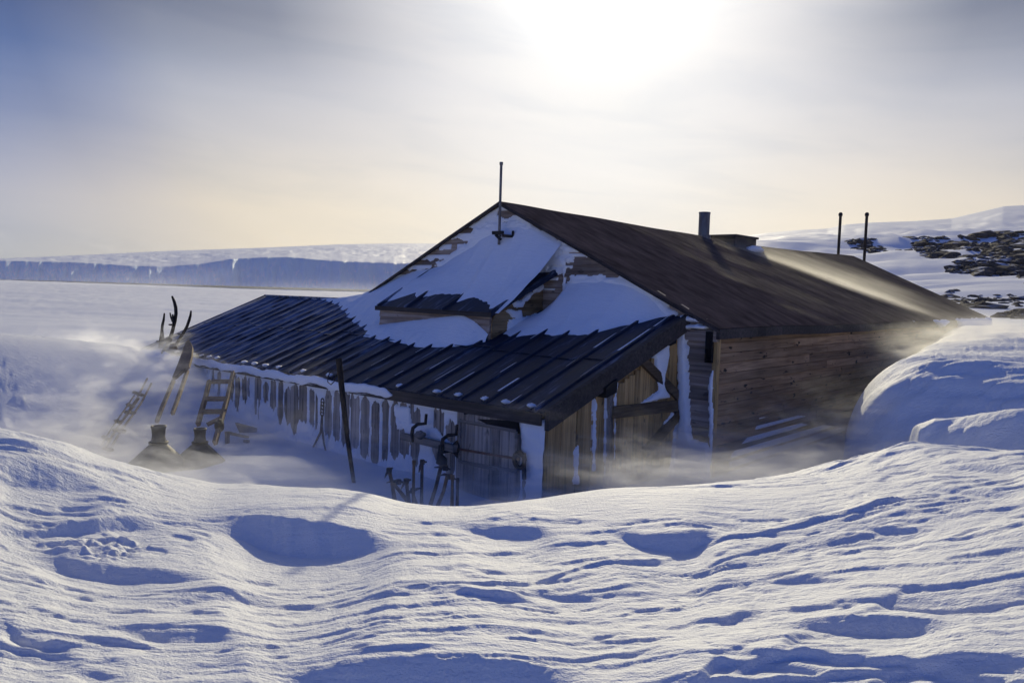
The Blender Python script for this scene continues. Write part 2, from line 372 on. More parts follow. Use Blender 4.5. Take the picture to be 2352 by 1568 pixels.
def terrain(az, r, detail=True):
    z = tps(az, r)
    x = r*np.sin(az); y = r*np.cos(az)
    # right hand drift with its blunt nose, and the terrace in front of it
    e = np.interp(r, [8.6, 9.6, 10.4, 11.5, 13, 16, 20, 24], [az_of(p) for p in (2060, 1985, 1948, 1960, 2010, 2075, 2118, 2190)])
    e = e+.012*pn(r*1.3, r*0, 5)
    t = np.clip((az-e)*r/.95, 0, 1); dome = np.clip(1-(1-t)**2.6, 0, 1)**.5
    s = np.clip((r-9.25+.10*fbm(x*.9, r*0+.5, 3, 38))/1.7, 0, 1); face = 1-(1-s)**2.0; fs_ = face*6; face = .45*face+.55*(np.floor(fs_)+ss(.25, .95, fs_-np.floor(fs_)))/6
    top = 1.42+.02*(r-10.8)+.1*ss(0, .12, az-e)
    zd = .1+(top-.1)*dome*(.30+.70*face)*np.where(r > 9.2, 1, 0)
    zd = zd+.05*fbm(x*.4+y*.2, y*1.6, 3, 31)*dome+.03*(np.floor(4*fbm(x*.25, y*.9, 3, 33))/4)*dome+.02*fbm(x*.8, zd*9, 3, 37)*dome*(1-s)
    m = ss(9.15, 9.35, r)*ss(30, 20, r)*(az > e)*(az < 1.2)
    z = np.where(m > 0, np.maximum(z, z*(1-m)+zd*m), z)
    tc = np.interp(az, [az_of(2082), az_of(2150), az_of(2352), az_of(2700)], [.86, 1.02, 1.21, 1.3])
    tm = ss(az_of(2076), az_of(2110), az+.006*pn(r*3, az*30, 3))
    zt = tc+.03*fbm(x*.7, y*2.2, 3, 66)
    ft = ss(8.15, 8.75, r+.10*fbm(x*1.1, y*1.5, 3, 8)); dn = 1-.16*ss(8.8, 9.6, r)
    z = np.where((r > 7.8) & (r < 10.) & (az > az_of(2070)) & (az < 1.2), np.maximum(z, z+(zt*dn-z)*tm*ft), z)
    # bank against the left end of the annex
    lx, ly = localxy(x, y)
    bm = ss(-8.6, -7.0, lx)*ss(-3.35, -4.5, lx)*ss(-6.2, -4.7, ly)*ss(.4, -1.2, ly)
    zb = np.minimum(bank_z(ly), .93+.08*pn(lx*1.2, ly, 2)+np.where(ly > -AD, .1*(ly+AD), 0))
    z = z*(1-bm)+np.maximum(z, zb-.02)*bm
    hm = ss(-2.8, -1.4, lx)*ss(4.0, 3.0, lx)*ss(-4.7, -3.9, ly)*ss(.5, -1., ly)
    z = z*(1-hm)+np.minimum(z, -.05+.05*pn(lx, ly, 4))*hm
    if not detail: return z
    near = ss(34, 9, r)
    px, py = project(x, y, z)
    vis = (az > -.75) & (az < .75) & (r > 1.2); smooth_ = np.zeros(z.shape)
    for crest, foot, k in SCARPS:
        cx = [c[0] for c in crest]; x0, x1 = cx[0], cx[-1]
        sel = vis & (px > x0) & (px < x1) & (r < 12)
        if not sel.any(): continue
        X = px[sel]+13*fbm(x[sel]*2.4, y[sel]*3.0, 3, 9); W_ = (x1-x0)*.09; av = lambda P: sum(np.interp(X+k*W_, [q_[0] for q_ in P], [q_[1] for q_ in P]) for k in (-1, -.5, 0, .5, 1))/5
        c = av(crest); f = np.maximum(av(foot), c+1.)
        wb_ = 2.5*pn(X*.012, X*0+len(crest), 12)+.03*(f-c)*fbm(X*.022, X*0+c[0]*.01, 3, 13); c = c+wb_; f = f+wb_*.6
        hgt = np.maximum(f-c, 1.5)
        wx = np.clip((px[sel]-x0)/(x1-x0), 0, 1); tp = ss(0, .8, np.sin(np.pi*wx))
        EPS = .34
        H = np.clip((1-EPS)*hgt*r[sel]/F*1.04*k, 0, .32)*tp     # crest stands H above its foot
        A_ = .32; hp = (1-EPS)*hgt*tp*np.minimum(1, k*1.04)      # part raised at the crest, the rest cut at the foot
        c2 = c+A_*hp; f2 = np.maximum(f-(1-A_)*hp, c2+1.)
        q = py[sel]
        back = A_*ss(2.6*hgt+14, 0, c2-q); front = -(1-A_)*ss(5*hgt+16, 0, q-f2)
        u_ = np.clip((q-c2)/(f2-c2), 0, 1)
        prof = np.where(q < c2, back, np.where(q > f2, front, A_-u_**1.15))
        z[sel] = z[sel]+H*prof
        smooth_[sel] = np.maximum(smooth_[sel], tp*ss(c2-4, c2, q)*ss(f2+.9*hgt, f2+.4*hgt, q))
    # wind carving: plates, streaks, crumbs
    th = .10
    wx = x*math.cos(th)+y*math.sin(th); wy = -x*math.sin(th)+y*math.cos(th)
    wy2 = wy+.30*pn(wx*.4, wy*.7, 41)+.10*pn(wx*1.3, wy*2., 42)
    patch = ss(-.35, .45, fbm(wx*.28, wy*.6, 3, 43))
    q = fbm(wx*.5, wy2*1.9, 4, 44)*.5
    kq = 7.; fl = np.floor(q*kq); fr = q*kq-fl
    plates = (fl+ss(.0, .20, fr))/kq
    def saw(k, slant, seed, w=.10):
        """ridges with a long windward back and a short steep face towards the camera"""
        uu = wx*math.cos(slant)+wy2*math.sin(slant); vv = -wx*math.sin(slant)+wy2*math.cos(slant)
        ph = vv*k+.9*pn(uu*.55, vv*.9, seed)+.22*pn(uu*2.1, vv*2.6, seed+1)+.07*pn(uu*7, vv*7, seed+2)
        i = np.floor(ph); f = ph-i
        on_ = ss(.02, .42, pn(uu*.62+i*3.7, i*1.3+.4, seed+3)+.35*pn(uu*2.4, i*2.1+.4, seed+4))
        return (1-f)*ss(0, w, f)*on_
    det = .010*fbm(wx*.3, wy*.7, 2, 58)+.036*plates*(.3+.7*patch)
    det = det+.034*saw(1.5, .10, 301, .07)*(.35+.65*patch)+.020*saw(2.9, .24, 311, .09)*(.3+.7*patch)+.011*saw(5.6, -.06, 321, .13)+.006*saw(10., .34, 331, .22)*(1-.5*patch)
    g2 = pn(wx*2.2+.8*wy2, wy2*9.5, 50)+.3*pn(wx*7, wy2*14, 60); g3 = pn(wx*.4, wy2*2.4, 57)+.25*pn(wx*2.2, wy2*6, 64)
    det = det-.010*ss(.25, .5, g2)-.028*ss(.34, .55, g3)*patch
    det = det+.004*fbm(wx*3., wy2*12, 3, 47)+.0035*fbm(x*9, y*11, 2, 48)
    # rough broken crust
    cm = ss(.05, .45, fbm(x*.45+3, y*.8, 3, 51)+.9*np.exp(-((px-250)/230.)**2-((py-1265)/70.)**2)*vis-.15)
    ch = fbm(x*5.5, y*8., 3, 52); cz = .08+.9*np.exp(-((px-250)/260.)**2-((py-1265)/80.)**2)*vis; det = det+cz*cm*.03*ss(-.05, .35, ch)+cz*cm*.022*fbm(x*9, y*13, 3, 53)
    calm = (1-.75*np.exp(-((lx+5.5)/1.6)**2-((ly+3.8)/1.2)**2))*(1-.8*np.exp(-((py-1150)/42.)**2)*ss(250, 520, px)*ss(2050, 1700, px)*ss(9, 7.5, r)*vis)
    inside = (lx > -7.2) & (lx < 5.5) & (ly > -5) & (ly < 17)
    det = det*np.where(inside, .35, 1.)*calm
    z = z+det*near*ss(.5, 1.2, r)*(1-.65*smooth_)
    far = ss(20, 60, r)
    wf = wy+.25*wx; rough_ = .55*fbm(wx*.018, wf*.085, 4, 61)+.16*fbm(wx*.08, wf*.3, 3, 62)
    z = z+far*np.clip(r/110., 0, 1.6)*rough_*np.where(x > 0, 1.6, .5)*ss(2400, 500, r)
    z = np.where((lx > -3.45) & (lx < 3.45) & (ly > .1) & (ly < 15.1), np.minimum(z, -.15), z)
    z = np.where((lx > -6.3) & (lx < 3.0) & (ly > -2.45) & (ly < .2), np.minimum(z, -.15), z)
    return z

azs = np.concatenate([np.linspace(-math.pi, -.64, 110, endpoint=False), np.linspace(-.64, .64, 1080, endpoint=False), np.linspace(.64, math.pi, 111)])
def geom(a, b, n): return np.exp(np.linspace(math.log(a), math.log(b), n, endpoint=False))
rs = np.concatenate([geom(.25, 1.7, 16), geom(1.7, 11, 700), geom(11, 70, 220), geom(70, 2500, 190), [2500.]])
AZ, R = np.meshgrid(azs, rs)
Z = terrain(AZ, R)
grid_mesh('ground', R*np.sin(AZ), R*np.cos(AZ), Z, M['snow'], flip=True)
tag(bpy.data.objects['ground'], 'wind carved snow drifts around the wooden hut and out to the plain', 'snow', kind='structure')
def gz(x, y):
    az = np.array([[math.atan2(x, y)]]); r = np.array([[math.hypot(x, y)]])
    return float(terrain(az, r)[0, 0])

# ---------------------------------------------------------------- hut
hut = empty('hut', G0, -YAW)
tag(hut, 'low wooden hut with dark felt roof, grey boarded gable and snow choked lean-to', 'hut')
rk = (ZR-ZE)/HW_
# gable wall: lapped boards
mb = MB(); bh = .165; z0 = -.25
def gx(z): return HW_ if z <= ZE else max(.0, HW_*(ZR-z)/(ZR-ZE))
while z0 < ZR-.05:
    z1 = min(z0+bh, ZR-.03); xa, xb = gx(z0+.0), gx(z1)
    cuts = [-xa]
    xx = -xa+RNG.uniform(.8, 3)
    while xx < xa-.5: cuts.append(xx); xx += RNG.uniform(1.5, 3.2)
    cuts.append(xa)
    for i in range(len(cuts)-1):
        a0 = cuts[i]+.002; a1 = cuts[i+1]-.002
        b0 = max(a0, -xb); b1 = min(a1, xb)
        if b1-b0 < .02: b0 = b1 = min(max((a0+a1)/2, -xb), xb); b1 += .005
        o = RNG.uniform(0, .004)
        mb.hexa([(a0, -.034-o, z0), (a1, -.034-o, z0), (a1, .03, z0), (a0, .03, z0), (b0, -.008-o, z1+.012), (b1, -.008-o, z1+.012), (b1, .03, z1+.012), (b0, .03, z1+.012)])
    z0 += bh
mb.build('gable_wall', M['gable'], hut)
mb = MB()
for xa in (HW_,):   # corner board
    mb.box((xa-.005, -.05, -.25), (xa+.06, .03, ZE-.06))
mb.build('corner_board', M['sidev'], hut)
# long side wall
mb = MB(); z0 = -.3; bh = .128
while z0 < ZE-.1:
    cuts = [.05]; yy = RNG.uniform(2, 5)
    while yy < HL-1: cuts.append(yy); yy += RNG.uniform(2.5, 5)
    cuts.append(HL)
    for i in range(len(cuts)-1):
        o = RNG.uniform(0, .010)
        x1 = HW_+.022+o
        mb.hexa([(HW_-.02, cuts[i]+.003, z0), (x1, cuts[i]+.003, z0), (x1, cuts[i+1]-.003, z0), (HW_-.02, cuts[i+1]-.003, z0),
                 (HW_-.02, cuts[i]+.003, z0+bh-.007), (x1-.012, cuts[i]+.003, z0+bh-.007), (x1-.012, cuts[i+1]-.003, z0+bh-.007), (HW_-.02, cuts[i+1]-.003, z0+bh-.007)])
    z0 += bh
mb.build('side_wall', M['side'], hut)
mb = MB()    # inner shell: far walls
mb.box((-HW_, .04, -.3), (HW_-.03, HL, ZE-.02)); 
mb.poly_prism([(-HW_+.02, HL-.02, ZE-.02), (HW_-.02, HL-.02, ZE-.02), (0, HL-.02, ZR-.05)], (0, .04, 0))
mb.poly_prism([(-HW_+.02, .035, ZE-.02), (HW_-.02, .035, ZE-.02), (0, .035, ZR-.06)], (0, .04, 0))
mb.build('wall_core', M['side'], hut)
# roof: two felted slopes, slightly sagging ridge
ys = np.linspace(-.10, HL+.18, 60); us = np.linspace(0, 1, 22)
for_s = []
def roof_pt(y, u, sgn, lift=0.):
    rz = ridge_z(y)+.03; ez = ZE-.035+.012*math.sin(y*1.1)
    x = sgn*u*(HW_+.10); z = rz+(ez-rz)*u+lift
    z += .012*float(pn(np.array([y*.6]), np.array([u*2.+sgn]), 71)[0])
    return (x, y, z)
mb = MB()
for sgn in (1, -1):
    P = [roof_pt(y, u, sgn) for y in ys for u in us]; w = len(us)
    mb.add(P, [(i*w+j, i*w+j+1, (i+1)*w+j+1, (i+1)*w+j) for i in range(len(ys)-1) for j in range(w-1)], True)
    P = [tuple(np.array(p)-(0, 0, .032)) for p in P]
    mb.add(P, [(i*w+j, i*w+j+1, (i+1)*w+j+1, (i+1)*w+j) for i in range(len(ys)-1) for j in range(w-1)], True)
    for yy in (ys[0], ys[-1]):
        for j in range(w-1):
            a = np.array(roof_pt(yy, us[j], sgn)); b = np.array(roof_pt(yy, us[j+1], sgn)); d = np.array((0, 0, .032))
            mb.add([a, b, b-d, a-d], [(0, 1, 2, 3)])
# lap seams running down the slope
yy = 99.
while yy < HL:
    for j in range(len(us)-1):
        mb.bar(np.array(roof_pt(yy, us[j], 1, .004)), np.array(roof_pt(yy+.0, us[j+1], 1, .004)), .045, .005)
    yy += .92
roof = mb.build('roof', M['felt'], hut)
mb = MB()  # eave fascia
for i in range(len(ys)-1):
    a = np.array(roof_pt(ys[i], 1, 1)); b = np.array(roof_pt(ys[i+1], 1, 1))
    mb.hexa([a+(-.04, 0, -.13), b+(-.04, 0, -.13), b+(.004, 0, -.13), a+(.004, 0, -.13), a+(-.04, 0, -.006), b+(-.04, 0, -.006), b+(.004, 0, -.006), a+(.004, 0, -.006)][0:1]+[a+(.004, 0, -.13), b+(.004, 0, -.13), b+(-.04, 0, -.13), a+(-.04, 0, -.006), a+(.004, 0, -.006), b+(.004, 0, -.006), b+(-.04, 0, -.006)])
mb.build('eave_board', M['trim'], roof)
mb = MB()  # gable verge trim both slopes
for sgn in (1, -1):
    for j in range(len(us)-1):
        a = np.array(roof_pt(-.10, us[j], sgn)); b = np.array(roof_pt(-.10, us[j+1], sgn))
        mb.bar(a+(0, -.012, -.04), b+(0, -.012, -.04), .016, .026, up=(0, 0, 1))
mb.build('verge_board', M['trim'], roof)
# chimney pipe and roof hatch
cb = on(1616, 545, 'x', 0); ct = on(1616, 487, 'x', 0)
pr = .115
mb = MB(); yc = cb[1]
zt = ct[2]
mb.tube([(0, yc, cb[2]-.3), (0, yc, cb[2]+.04)], pr*1.25, 18, False)
mb.tube([(0, yc, cb[2]-.1), (0, yc, zt)], pr, 18, False); mb.tube([(0, yc, zt), (0, yc, cb[2]+.1)], pr*.9, 18, False)
mb.tube([(0, yc, zt-.035), (0, yc, zt)], pr*1.05, 18, False)
mb.build('chimney', M['pipe'], roof)
ha = on(1664, 552, 'x', .15); hb = on(1721, 552, 'x', .15)
mb = MB(); y0, y1 = ha[1], hb[1]
zb = ridge_z((y0+y1)/2); hw = .34
mb.box((-.30, y0+.12, zb-.35), (.34, y1-.05, zb+.10)); mb.box((-.34, y0+.08, zb+.10), (.38, y1-.01, zb+.145))
mb.build('roof_hatch', M['trim'], roof); HY1 = y1

# --- annex
E1 = on(1575, 724, 'y', 0); E4 = on(612, 680, 'y', 0); E2 = on(1258, 942, 'y', -AD); E3 = on(335, 800, 'y', -AD)
def ax_pt(x, s, lift=0.):
    """point of the lean-to roof: x along the hut gable, s 0 (top) .. 1 (eave)"""
    t = (x-E4[0])/(E1[0]-E4[0])
    a = E4+(E1-E4)*t; xb = E3+(E2-E3)*t
    p = a+(xb-a)*s; p[2] += lift; return p
NRM = np.cross(E1-E4, E3-E4); NRM /= np.linalg.norm(NRM); NRM *= np.sign(NRM[2])
def ax_z(x, y):
    return float(E4[2]+(-(NRM[0]*(x-E4[0])+NRM[1]*(y-E4[1])))/NRM[2])
mb = MB()
o = 1.02
def slab(mb, a, b, c, d, th):
    dn = np.array((0, 0, -th)); mb.hexa([a+dn, b+dn, c+dn, d+dn, a, b, c, d])
slab(mb, ax_pt(E4[0], o), ax_pt(E1[0], o), ax_pt(E1[0], 0), ax_pt(E4[0], 0), .045)
ribs = [3.02]
while ribs[-1] > -6.55: ribs.append(ribs[-1]-float(np.interp(ribs[-1], [-4, 1], [.285, .375]))-RNG.uniform(-.012, .012))
for x in ribs:
    for s0, s1 in ((0.0, o),):
        a = ax_pt(x, s0); b = ax_pt(x, s1); w0, w1, h = .025, .013, .027
        mb.hexa([a+(-w0, 0, -.002), a+(w0, 0, -.002), b+(w0, 0, -.002), b+(-w0, 0, -.002), a+(-w1, 0, h), a+(w1, 0, h), b+(w1, 0, h), b+(-w1, 0, h)])
# a couple of lap joints across the sheets
for s in (.52,):
    for i in range(len(ribs)-1):
        ss_ = s+RNG.uniform(-.04, .04); a = ax_pt(ribs[i]-.03, ss_, .006); b = ax_pt(ribs[i+1]+.03, ss_, .006); mb.bar(a, b, .03, .01)
mb.bar(ax_pt(E4[0], .004, .018), ax_pt(-3.6, .004, .018), .09, .035)
annex_roof = mb.build('annex_roof', M['sheet'], hut)
mb = MB()   # deep barge board at the right hand end, eave board along the front
a = ax_pt(E1[0]+.02, -.005, .035); b = ax_pt(E2[0], o); b = ax_pt(E1[0]+.02, o+.005, .035)
dn = np.array((0, 0, -.21)); ox = np.array((.055, 0, 0))
mb.hexa([b+dn, b+dn+ox, a+dn+ox, a+dn, b, b+ox, a+ox, a])
mb.build('barge_board', M['trim'], annex_roof)
mb = MB()
a = ax_pt(E4[0], o+.012, -.0); b = ax_pt(E1[0], o+.012, -.0)
mb.hexa([a+(0, -.03, -.12), b+(0, -.03, -.12), b+(0, 0, -.12), a+(0, 0, -.12), a+(0, -.03, .004), b+(0, -.03, .004), b+(0, 0, .004), a+(0, 0, .004)])
mb.build('eave_board', M['trim'], annex_roof)
# front wall: upright boards with open joints
mb = MB(); x = E3[0]; xe = E2[0]-.02
i = 0
while x < xe-.02:
    w = min(RNG.uniform(.17, .21), xe-x); t = RNG.uniform(0, .012); zt = ax_z(x, -AD)-.06
    mb.box((x+.004, -AD-.012-t, -.3), (x+w-.006, -AD+.02, zt))
    x += w
mb.build('annex_wall', M['grey_v'], hut)
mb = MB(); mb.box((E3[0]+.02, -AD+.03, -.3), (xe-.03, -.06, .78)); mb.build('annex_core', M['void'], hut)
# right end wall of the annex: brown upright boards
XA = E2[0]
mb = MB(); y = -AD+.0
while y < -.02:
    w = RNG.uniform(.10, .15); y1 = min(y+w, -.01); t = RNG.uniform(0, .014)
    z0, z1 = ax_z(XA, y)-.09, ax_z(XA, y1)-.09
    mb.hexa([(XA-.03, y+.003, -.3), (XA+t, y+.003, -.3), (XA+t, y1-.004, -.3), (XA-.03, y1-.004, -.3), (XA-.03, y+.003, z0), (XA+t, y+.003, z0), (XA+t, y1-.004, z1), (XA-.03, y1-.004, z1)])
    y = y1
mb.build('end_wall', M['sidev'], hut)
XD = XA+.02
def oe(px, py, x=None): return on(px, py, 'x', XD if x is None else x)
# door in the end wall: board leaf with K-shaped bracing
door_pts = [oe(1403, 878), oe(1552, 775), oe(1560, 1075), oe(1403, 1110)]
mb = MB(); ya, yb = oe(1403, 940)[1], oe(1556, 930)[1]; y = ya
while y < yb-.02:
    w = RNG.uniform(.09, .13); y1 = min(y+w, yb); zt = ax_z(XA, y)-.25
    mb.box((XA+.012, y+.002, -.25), (XA+.034+RNG.uniform(0, .006), y1-.003, zt)); y = y1
door = mb.build('door', M['sidev'], hut)
def brace(p0, p1, w, nm='brace'):
    mb = MB(); a = oe(*p0, XA+.06); b = oe(*p1, XA+.06); mb.bar(a, b, .05, w, up=np.cross((1, 0, 0), np.array(b)-np.array(a))); return mb.build(nm, M['brace'], door)
brace((1405, 947), (1558, 931), .135); brace((1474, 826), (1560, 912), .11); brace((1558, 952), (1480, 1040), .13)
mb = MB()
mb.bar(oe(1402, 872, XA+.05), oe(1398, 1110, XA+.05), .04, .07, up=(0, 1, 0)); mb.build('door_post', M['grey_v'], hut)
# rafter ends below the barge board
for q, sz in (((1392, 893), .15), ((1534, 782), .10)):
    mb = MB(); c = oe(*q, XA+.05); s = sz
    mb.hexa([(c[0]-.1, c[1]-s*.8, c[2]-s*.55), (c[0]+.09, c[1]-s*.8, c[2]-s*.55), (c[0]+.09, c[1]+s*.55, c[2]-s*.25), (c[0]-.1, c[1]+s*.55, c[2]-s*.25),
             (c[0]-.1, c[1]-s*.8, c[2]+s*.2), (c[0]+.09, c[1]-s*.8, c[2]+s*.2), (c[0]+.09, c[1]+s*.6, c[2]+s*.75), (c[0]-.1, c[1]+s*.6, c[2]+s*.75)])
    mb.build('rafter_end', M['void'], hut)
# soffit box and vent pipe at the hut corner
mb = MB(); a = on(1566, 735, 'y', -.09); b = on(1638, 735, 'y', -.09)
mb.box((3.16, -.085, ZE-.20), (HW_+.06, -.0, ZE-.07)); mb.build('soffit_box', M['gable'], hut)
mb = MB(); c = on(1631, 795, 'y', -.06); mb.box((c[0]-.045, -.10, c[2]-.20), (c[0]+.045, -.035, c[2]+.18)); mb.build('downpipe', M['void'], hut)
# porch: small lean-to standing on the annex roof
PF = -1.1
P0 = on(1130, 712, 'y', PF); P1 = on(870, 704, 'y', PF); PT = on(1291, 621, 'y', 0)
px0, px1 = P1[0]+.05, P0[0]-.02
zf = (P0[2]+P1[2])/2; zg = PT[2]
def po_z(y): return zg+(zf-zg)*(y/PF)
mb = MB()
mb.hexa([(px0-.06, PF-.05, po_z(PF-.05)-.04), (px1+.06, PF-.05, po_z(PF-.05)-.04), (px1+.06+.24, 0, zg-.04), (px0-.06, 0, zg-.04), (px0-.06, PF-.05, po_z(PF-.05)), (px1+.06, PF-.05, po_z(PF-.05)), (px1+.06+.24, 0, zg), (px0-.06, 0, zg)])
prib = [px0-.02, px0+.62, px0+1.42, px1+.03]
for x in prib:
    a = np.array((x+.22*(x-px0)/(px1-px0), 0, zg)); b = np.array((x, PF-.05, po_z(PF-.05)))
    mb.hexa([a+(-.03, 0, -.002), a+(.03, 0, -.002), b+(.03, 0, -.002), b+(-.03, 0, -.002), a+(-.018, 0, .04), a+(.018, 0, .04), b+(.018, 0, .04), b+(-.018, 0, .04)])
porch_roof = mb.build('porch_roof', M['sheet'], hut)
mb = MB(); mb.box((px0-.06, PF-.068, po_z(PF)-.075), (px1+.06, PF-.052, po_z(PF)-.01)); mb.build('eave_board', M['trim'], porch_roof)
mb = MB(); z0 = 1.3
while z0 < zf-.05:
    z1 = min(z0+.14, zf-.04); mb.hexa([(px0, PF-.026, z0), (px1, PF-.026, z0), (px1, PF+.02, z0), (px0, PF+.02, z0), (px0, PF-.008, z1), (px1, PF-.008, z1), (px1, PF+.02, z1), (px0, PF+.02, z1)]); z0 += .14
mb.build('porch_wall', M['gable'], hut)
mb = MB(); z0 = 1.3; i = 0
while z0 < zg-.05:
    z1 = z0+.15; ye = PF if z1 < zf-.04 else (z1-zg+.04)/(zf-zg)*PF
    ye0 = PF if z0 < zf-.04 else (z0-zg+.04)/(zf-zg)*PF
    if ye < -.04:
        mb.hexa([(px1-.02, ye0+.01, z0), (px1+.030, ye0+.01, z0), (px1+.030, -.036, z0), (px1-.02, -.036, z0), (px1-.02, ye+.01, z1), (px1+.008, ye+.01, z1), (px1+.008, -.036, z1), (px1-.02, -.036, z1)])
    z0 += .15
mb.build('porch_side', M['porchside'], hut)
# mast on the gable
m0 = on(1146, 562, 'y', -.22); m1 = on(1146, 375, 'y', -.22)
mb = MB(); mb.tube([m0, (m0[0], m0[1], m1[2])], .02, 10); mb.tube([(m0[0], m0[1], m1[2]-.03), (m0[0], m0[1], m1[2]+.012)], .027, 10)
mast = mb.build('mast', M['pipe'], hut)
mb = MB(); z = on(1146, 535, 'y', -.22)[2]
mb.bar((m0[0]-.10, m0[1]-.03, z), (m0[0]+.10, m0[1]-.03, z-.0), .05, .05); mb.bar((m0[0]-.06, m0[1], z-.03), (m0[0]-.03, -.02, z-.05), .03, .03); mb.bar((m0[0]+.06, m0[1], z-.04), (m0[0]+.20, m0[1]+.1, z-.05), .04, .04); mb.bar((m0[0]+.18, m0[1]+.1, z-.06), (m0[0]+.2, m0[1]+.08, z+.03), .035, .035); mb.bar((m0[0]-.05, m0[1]-.02, z-.03), (m0[0]+.05, m0[1]-.02, z-.1), .04, .03)
mb.build('bracket', M['iron'], mast)

# --- shutter, beams and iron on the annex front wall
YW = -AD-.03
def ow(px, py, d=0.): return on(px, py, 'y', YW-d)
s0 = ow(1056, 925); s1 = ow(1190, 955); zb_ = ow(1120, 1150)[2]
mb = MB(); x = s0[0]
while x < s1[0]-.02:
    w = RNG.uniform(.10, .15); x1 = min(x+w, s1[0]); mb.box((x+.003, YW-.035-RNG.uniform(0, .008), zb_), (x1-.004, YW, ax_z(x, -AD)-.09)); x = x1
shut = mb.build('shutter', M['grey_v'], hut)
mb = MB(); f0, f1, f2, f3 = ow(1056, 966, .045), ow(1186, 990, .045), ow(1186, 1082, .045), ow(1056, 1060, .045)
for p_, q_ in ((f0, f1), (f1, f2), (f2, f3), (f3, f0)): mb.bar(p_, q_, .02, .035, up=np.cross((0, 1, 0), q_-p_))
mb.build('frame', M['beam'], shut)
mb = MB()     # slot's inner shade painted as a black plate, dark streak plate beneath
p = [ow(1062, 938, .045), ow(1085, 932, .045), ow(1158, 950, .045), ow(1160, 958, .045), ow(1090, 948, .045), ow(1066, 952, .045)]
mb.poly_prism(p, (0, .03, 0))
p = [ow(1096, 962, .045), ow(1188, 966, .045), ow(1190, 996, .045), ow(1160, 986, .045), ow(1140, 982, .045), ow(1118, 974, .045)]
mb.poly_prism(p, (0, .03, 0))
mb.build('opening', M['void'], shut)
mb = MB(); mb.bar(ow(1048, 1030, .06), ow(1192, 1054, .06), .02, .022); mb.build('bar', M['rust'], shut)
mb = MB(); mb.bar(ow(1060, 1060, .05), ow(1142, 1078, .05), .03, .03); mb.build('ledge', M['beam'], shut)
def blob(mb, c, rx, rz, ry=.05, seed=0, n=10):
    pr = [(math.sin(math.pi*k/6), -math.cos(math.pi*k/6)) for k in range(7)]
    vs = []
    for i, (a, b) in enumerate(pr):
        for k in range(n):
            t = 2*math.pi*k/n; w = 1+.25*math.sin(3*t+seed+i*1.3)+.12*math.sin(5*t+2*seed)
            vs.append((c[0]+rx*a*w*math.cos(t), c[1]+ry*b, c[2]+rz*a*w*math.sin(t)))
    mb.add(vs, [(i*n+k, i*n+(k+1) % n, (i+1)*n+(k+1) % n, (i+1)*n+k) for i in range(6) for k in range(n)], True)
mb = MB(); blob(mb, ow(1047, 1030, .07), .055, .085, seed=1); mb.build('hinge', M['iron'], hut)
mb = MB(); c = ow(1193, 1056, .07); t = [(c[0]+.07*math.cos(k*.5), c[1], c[2]+.08*math.sin(k*.5)) for k in range(13)]; mb.tube(t, .026, 8)
mb.bar(ow(1203, 1040, .07), ow(1204, 1100, .07), .03, .035); mb.build('latch', M['iron'], hut)
mb = MB(); mb.bar(ow(924, 1001, .12), ow(1046, 1030, .12), .07, .075); mb.build('rail', M['beam'], hut)
for q in ((948, 1000), (1017, 1026)):
    mb = MB(); c = ow(*q, .16); mb.tube([c+(0, .12, -.06), c+(0, .0, -.06), c+(0, -.01, .02), c+(0, 0, .09), c+(.06, .02, .14), c+(.16, .05, .16), c+(.17, .05, .27)], [.018, .02, .024, .022, .02, .02, .017], 7)
    mb.build('iron_bracket', M['iron'], hut)
def sub(px, py): return (865.1+px*.12044, 1018.2+py*.12044)
strap = MB(); pts = [sub(1215, 20), sub(1205, 200), sub(1240, 330), sub(1300, 440)]
strap.tube([ow(*p, .14) for p in pts], [.02, .03, .07, .03], 8)
tag(strap.build('strap', M['leather'], None), 'black leather strap hanging from the rail beside the grey shutter', 'strap'); bpy.data.objects['strap'].parent = None
bpy.data.objects['strap'].matrix_world = hut.matrix_basis.copy()
bl = MB(); blob(bl, ow(965, 998, .16), .075, .05, .06, 2); o_ = bl.build('bundle', M['beam'], None); o_.matrix_world = hut.matrix_basis.copy()
tag(o_, 'small snow topped brown bundle resting on the wall rail', 'bundle')
HM = Matrix.Translation(Vector(G0)) @ Matrix.Rotation(-YAW, 4, 'Z')
for o_ in (bpy.data.objects['strap'], bpy.data.objects['bundle']): o_.matrix_world = HM

# ---------------------------------------------------------------- snow plastered on the hut (own objects, uncountable)
def poly_sd(px, py, poly):
    """signed distance (positive inside) to a polygon"""
    d = np.full(px.shape, 1e9); ins = np.zeros(px.shape, bool); n = len(poly)
    for i in range(n):
        ax_, ay_ = poly[i]; bx, by = poly[(i+1) % n]; ex, ey = bx-ax_, by-ay_
        t = np.clip(((px-ax_)*ex+(py-ay_)*ey)/(ex*ex+ey*ey+1e-9), 0, 1)
        d = np.minimum(d, np.hypot(px-ax_-t*ex, py-ay_-t*ey))
        c = ((ay_ > py) != (by > py)) & (px < (bx-ax_)*(py-ay_)/(by-ay_+1e-12)+ax_); ins ^= c
    return np.where(ins, d, -d)
def hut_snow(name, X, Y, Z, label, keep=None, mat='stucksnow'):
    o = grid_mesh(name, X, Y, Z, M[mat], keep=keep); o.matrix_world = HM
    tag(o, label, 'snow', kind='stuff'); return o
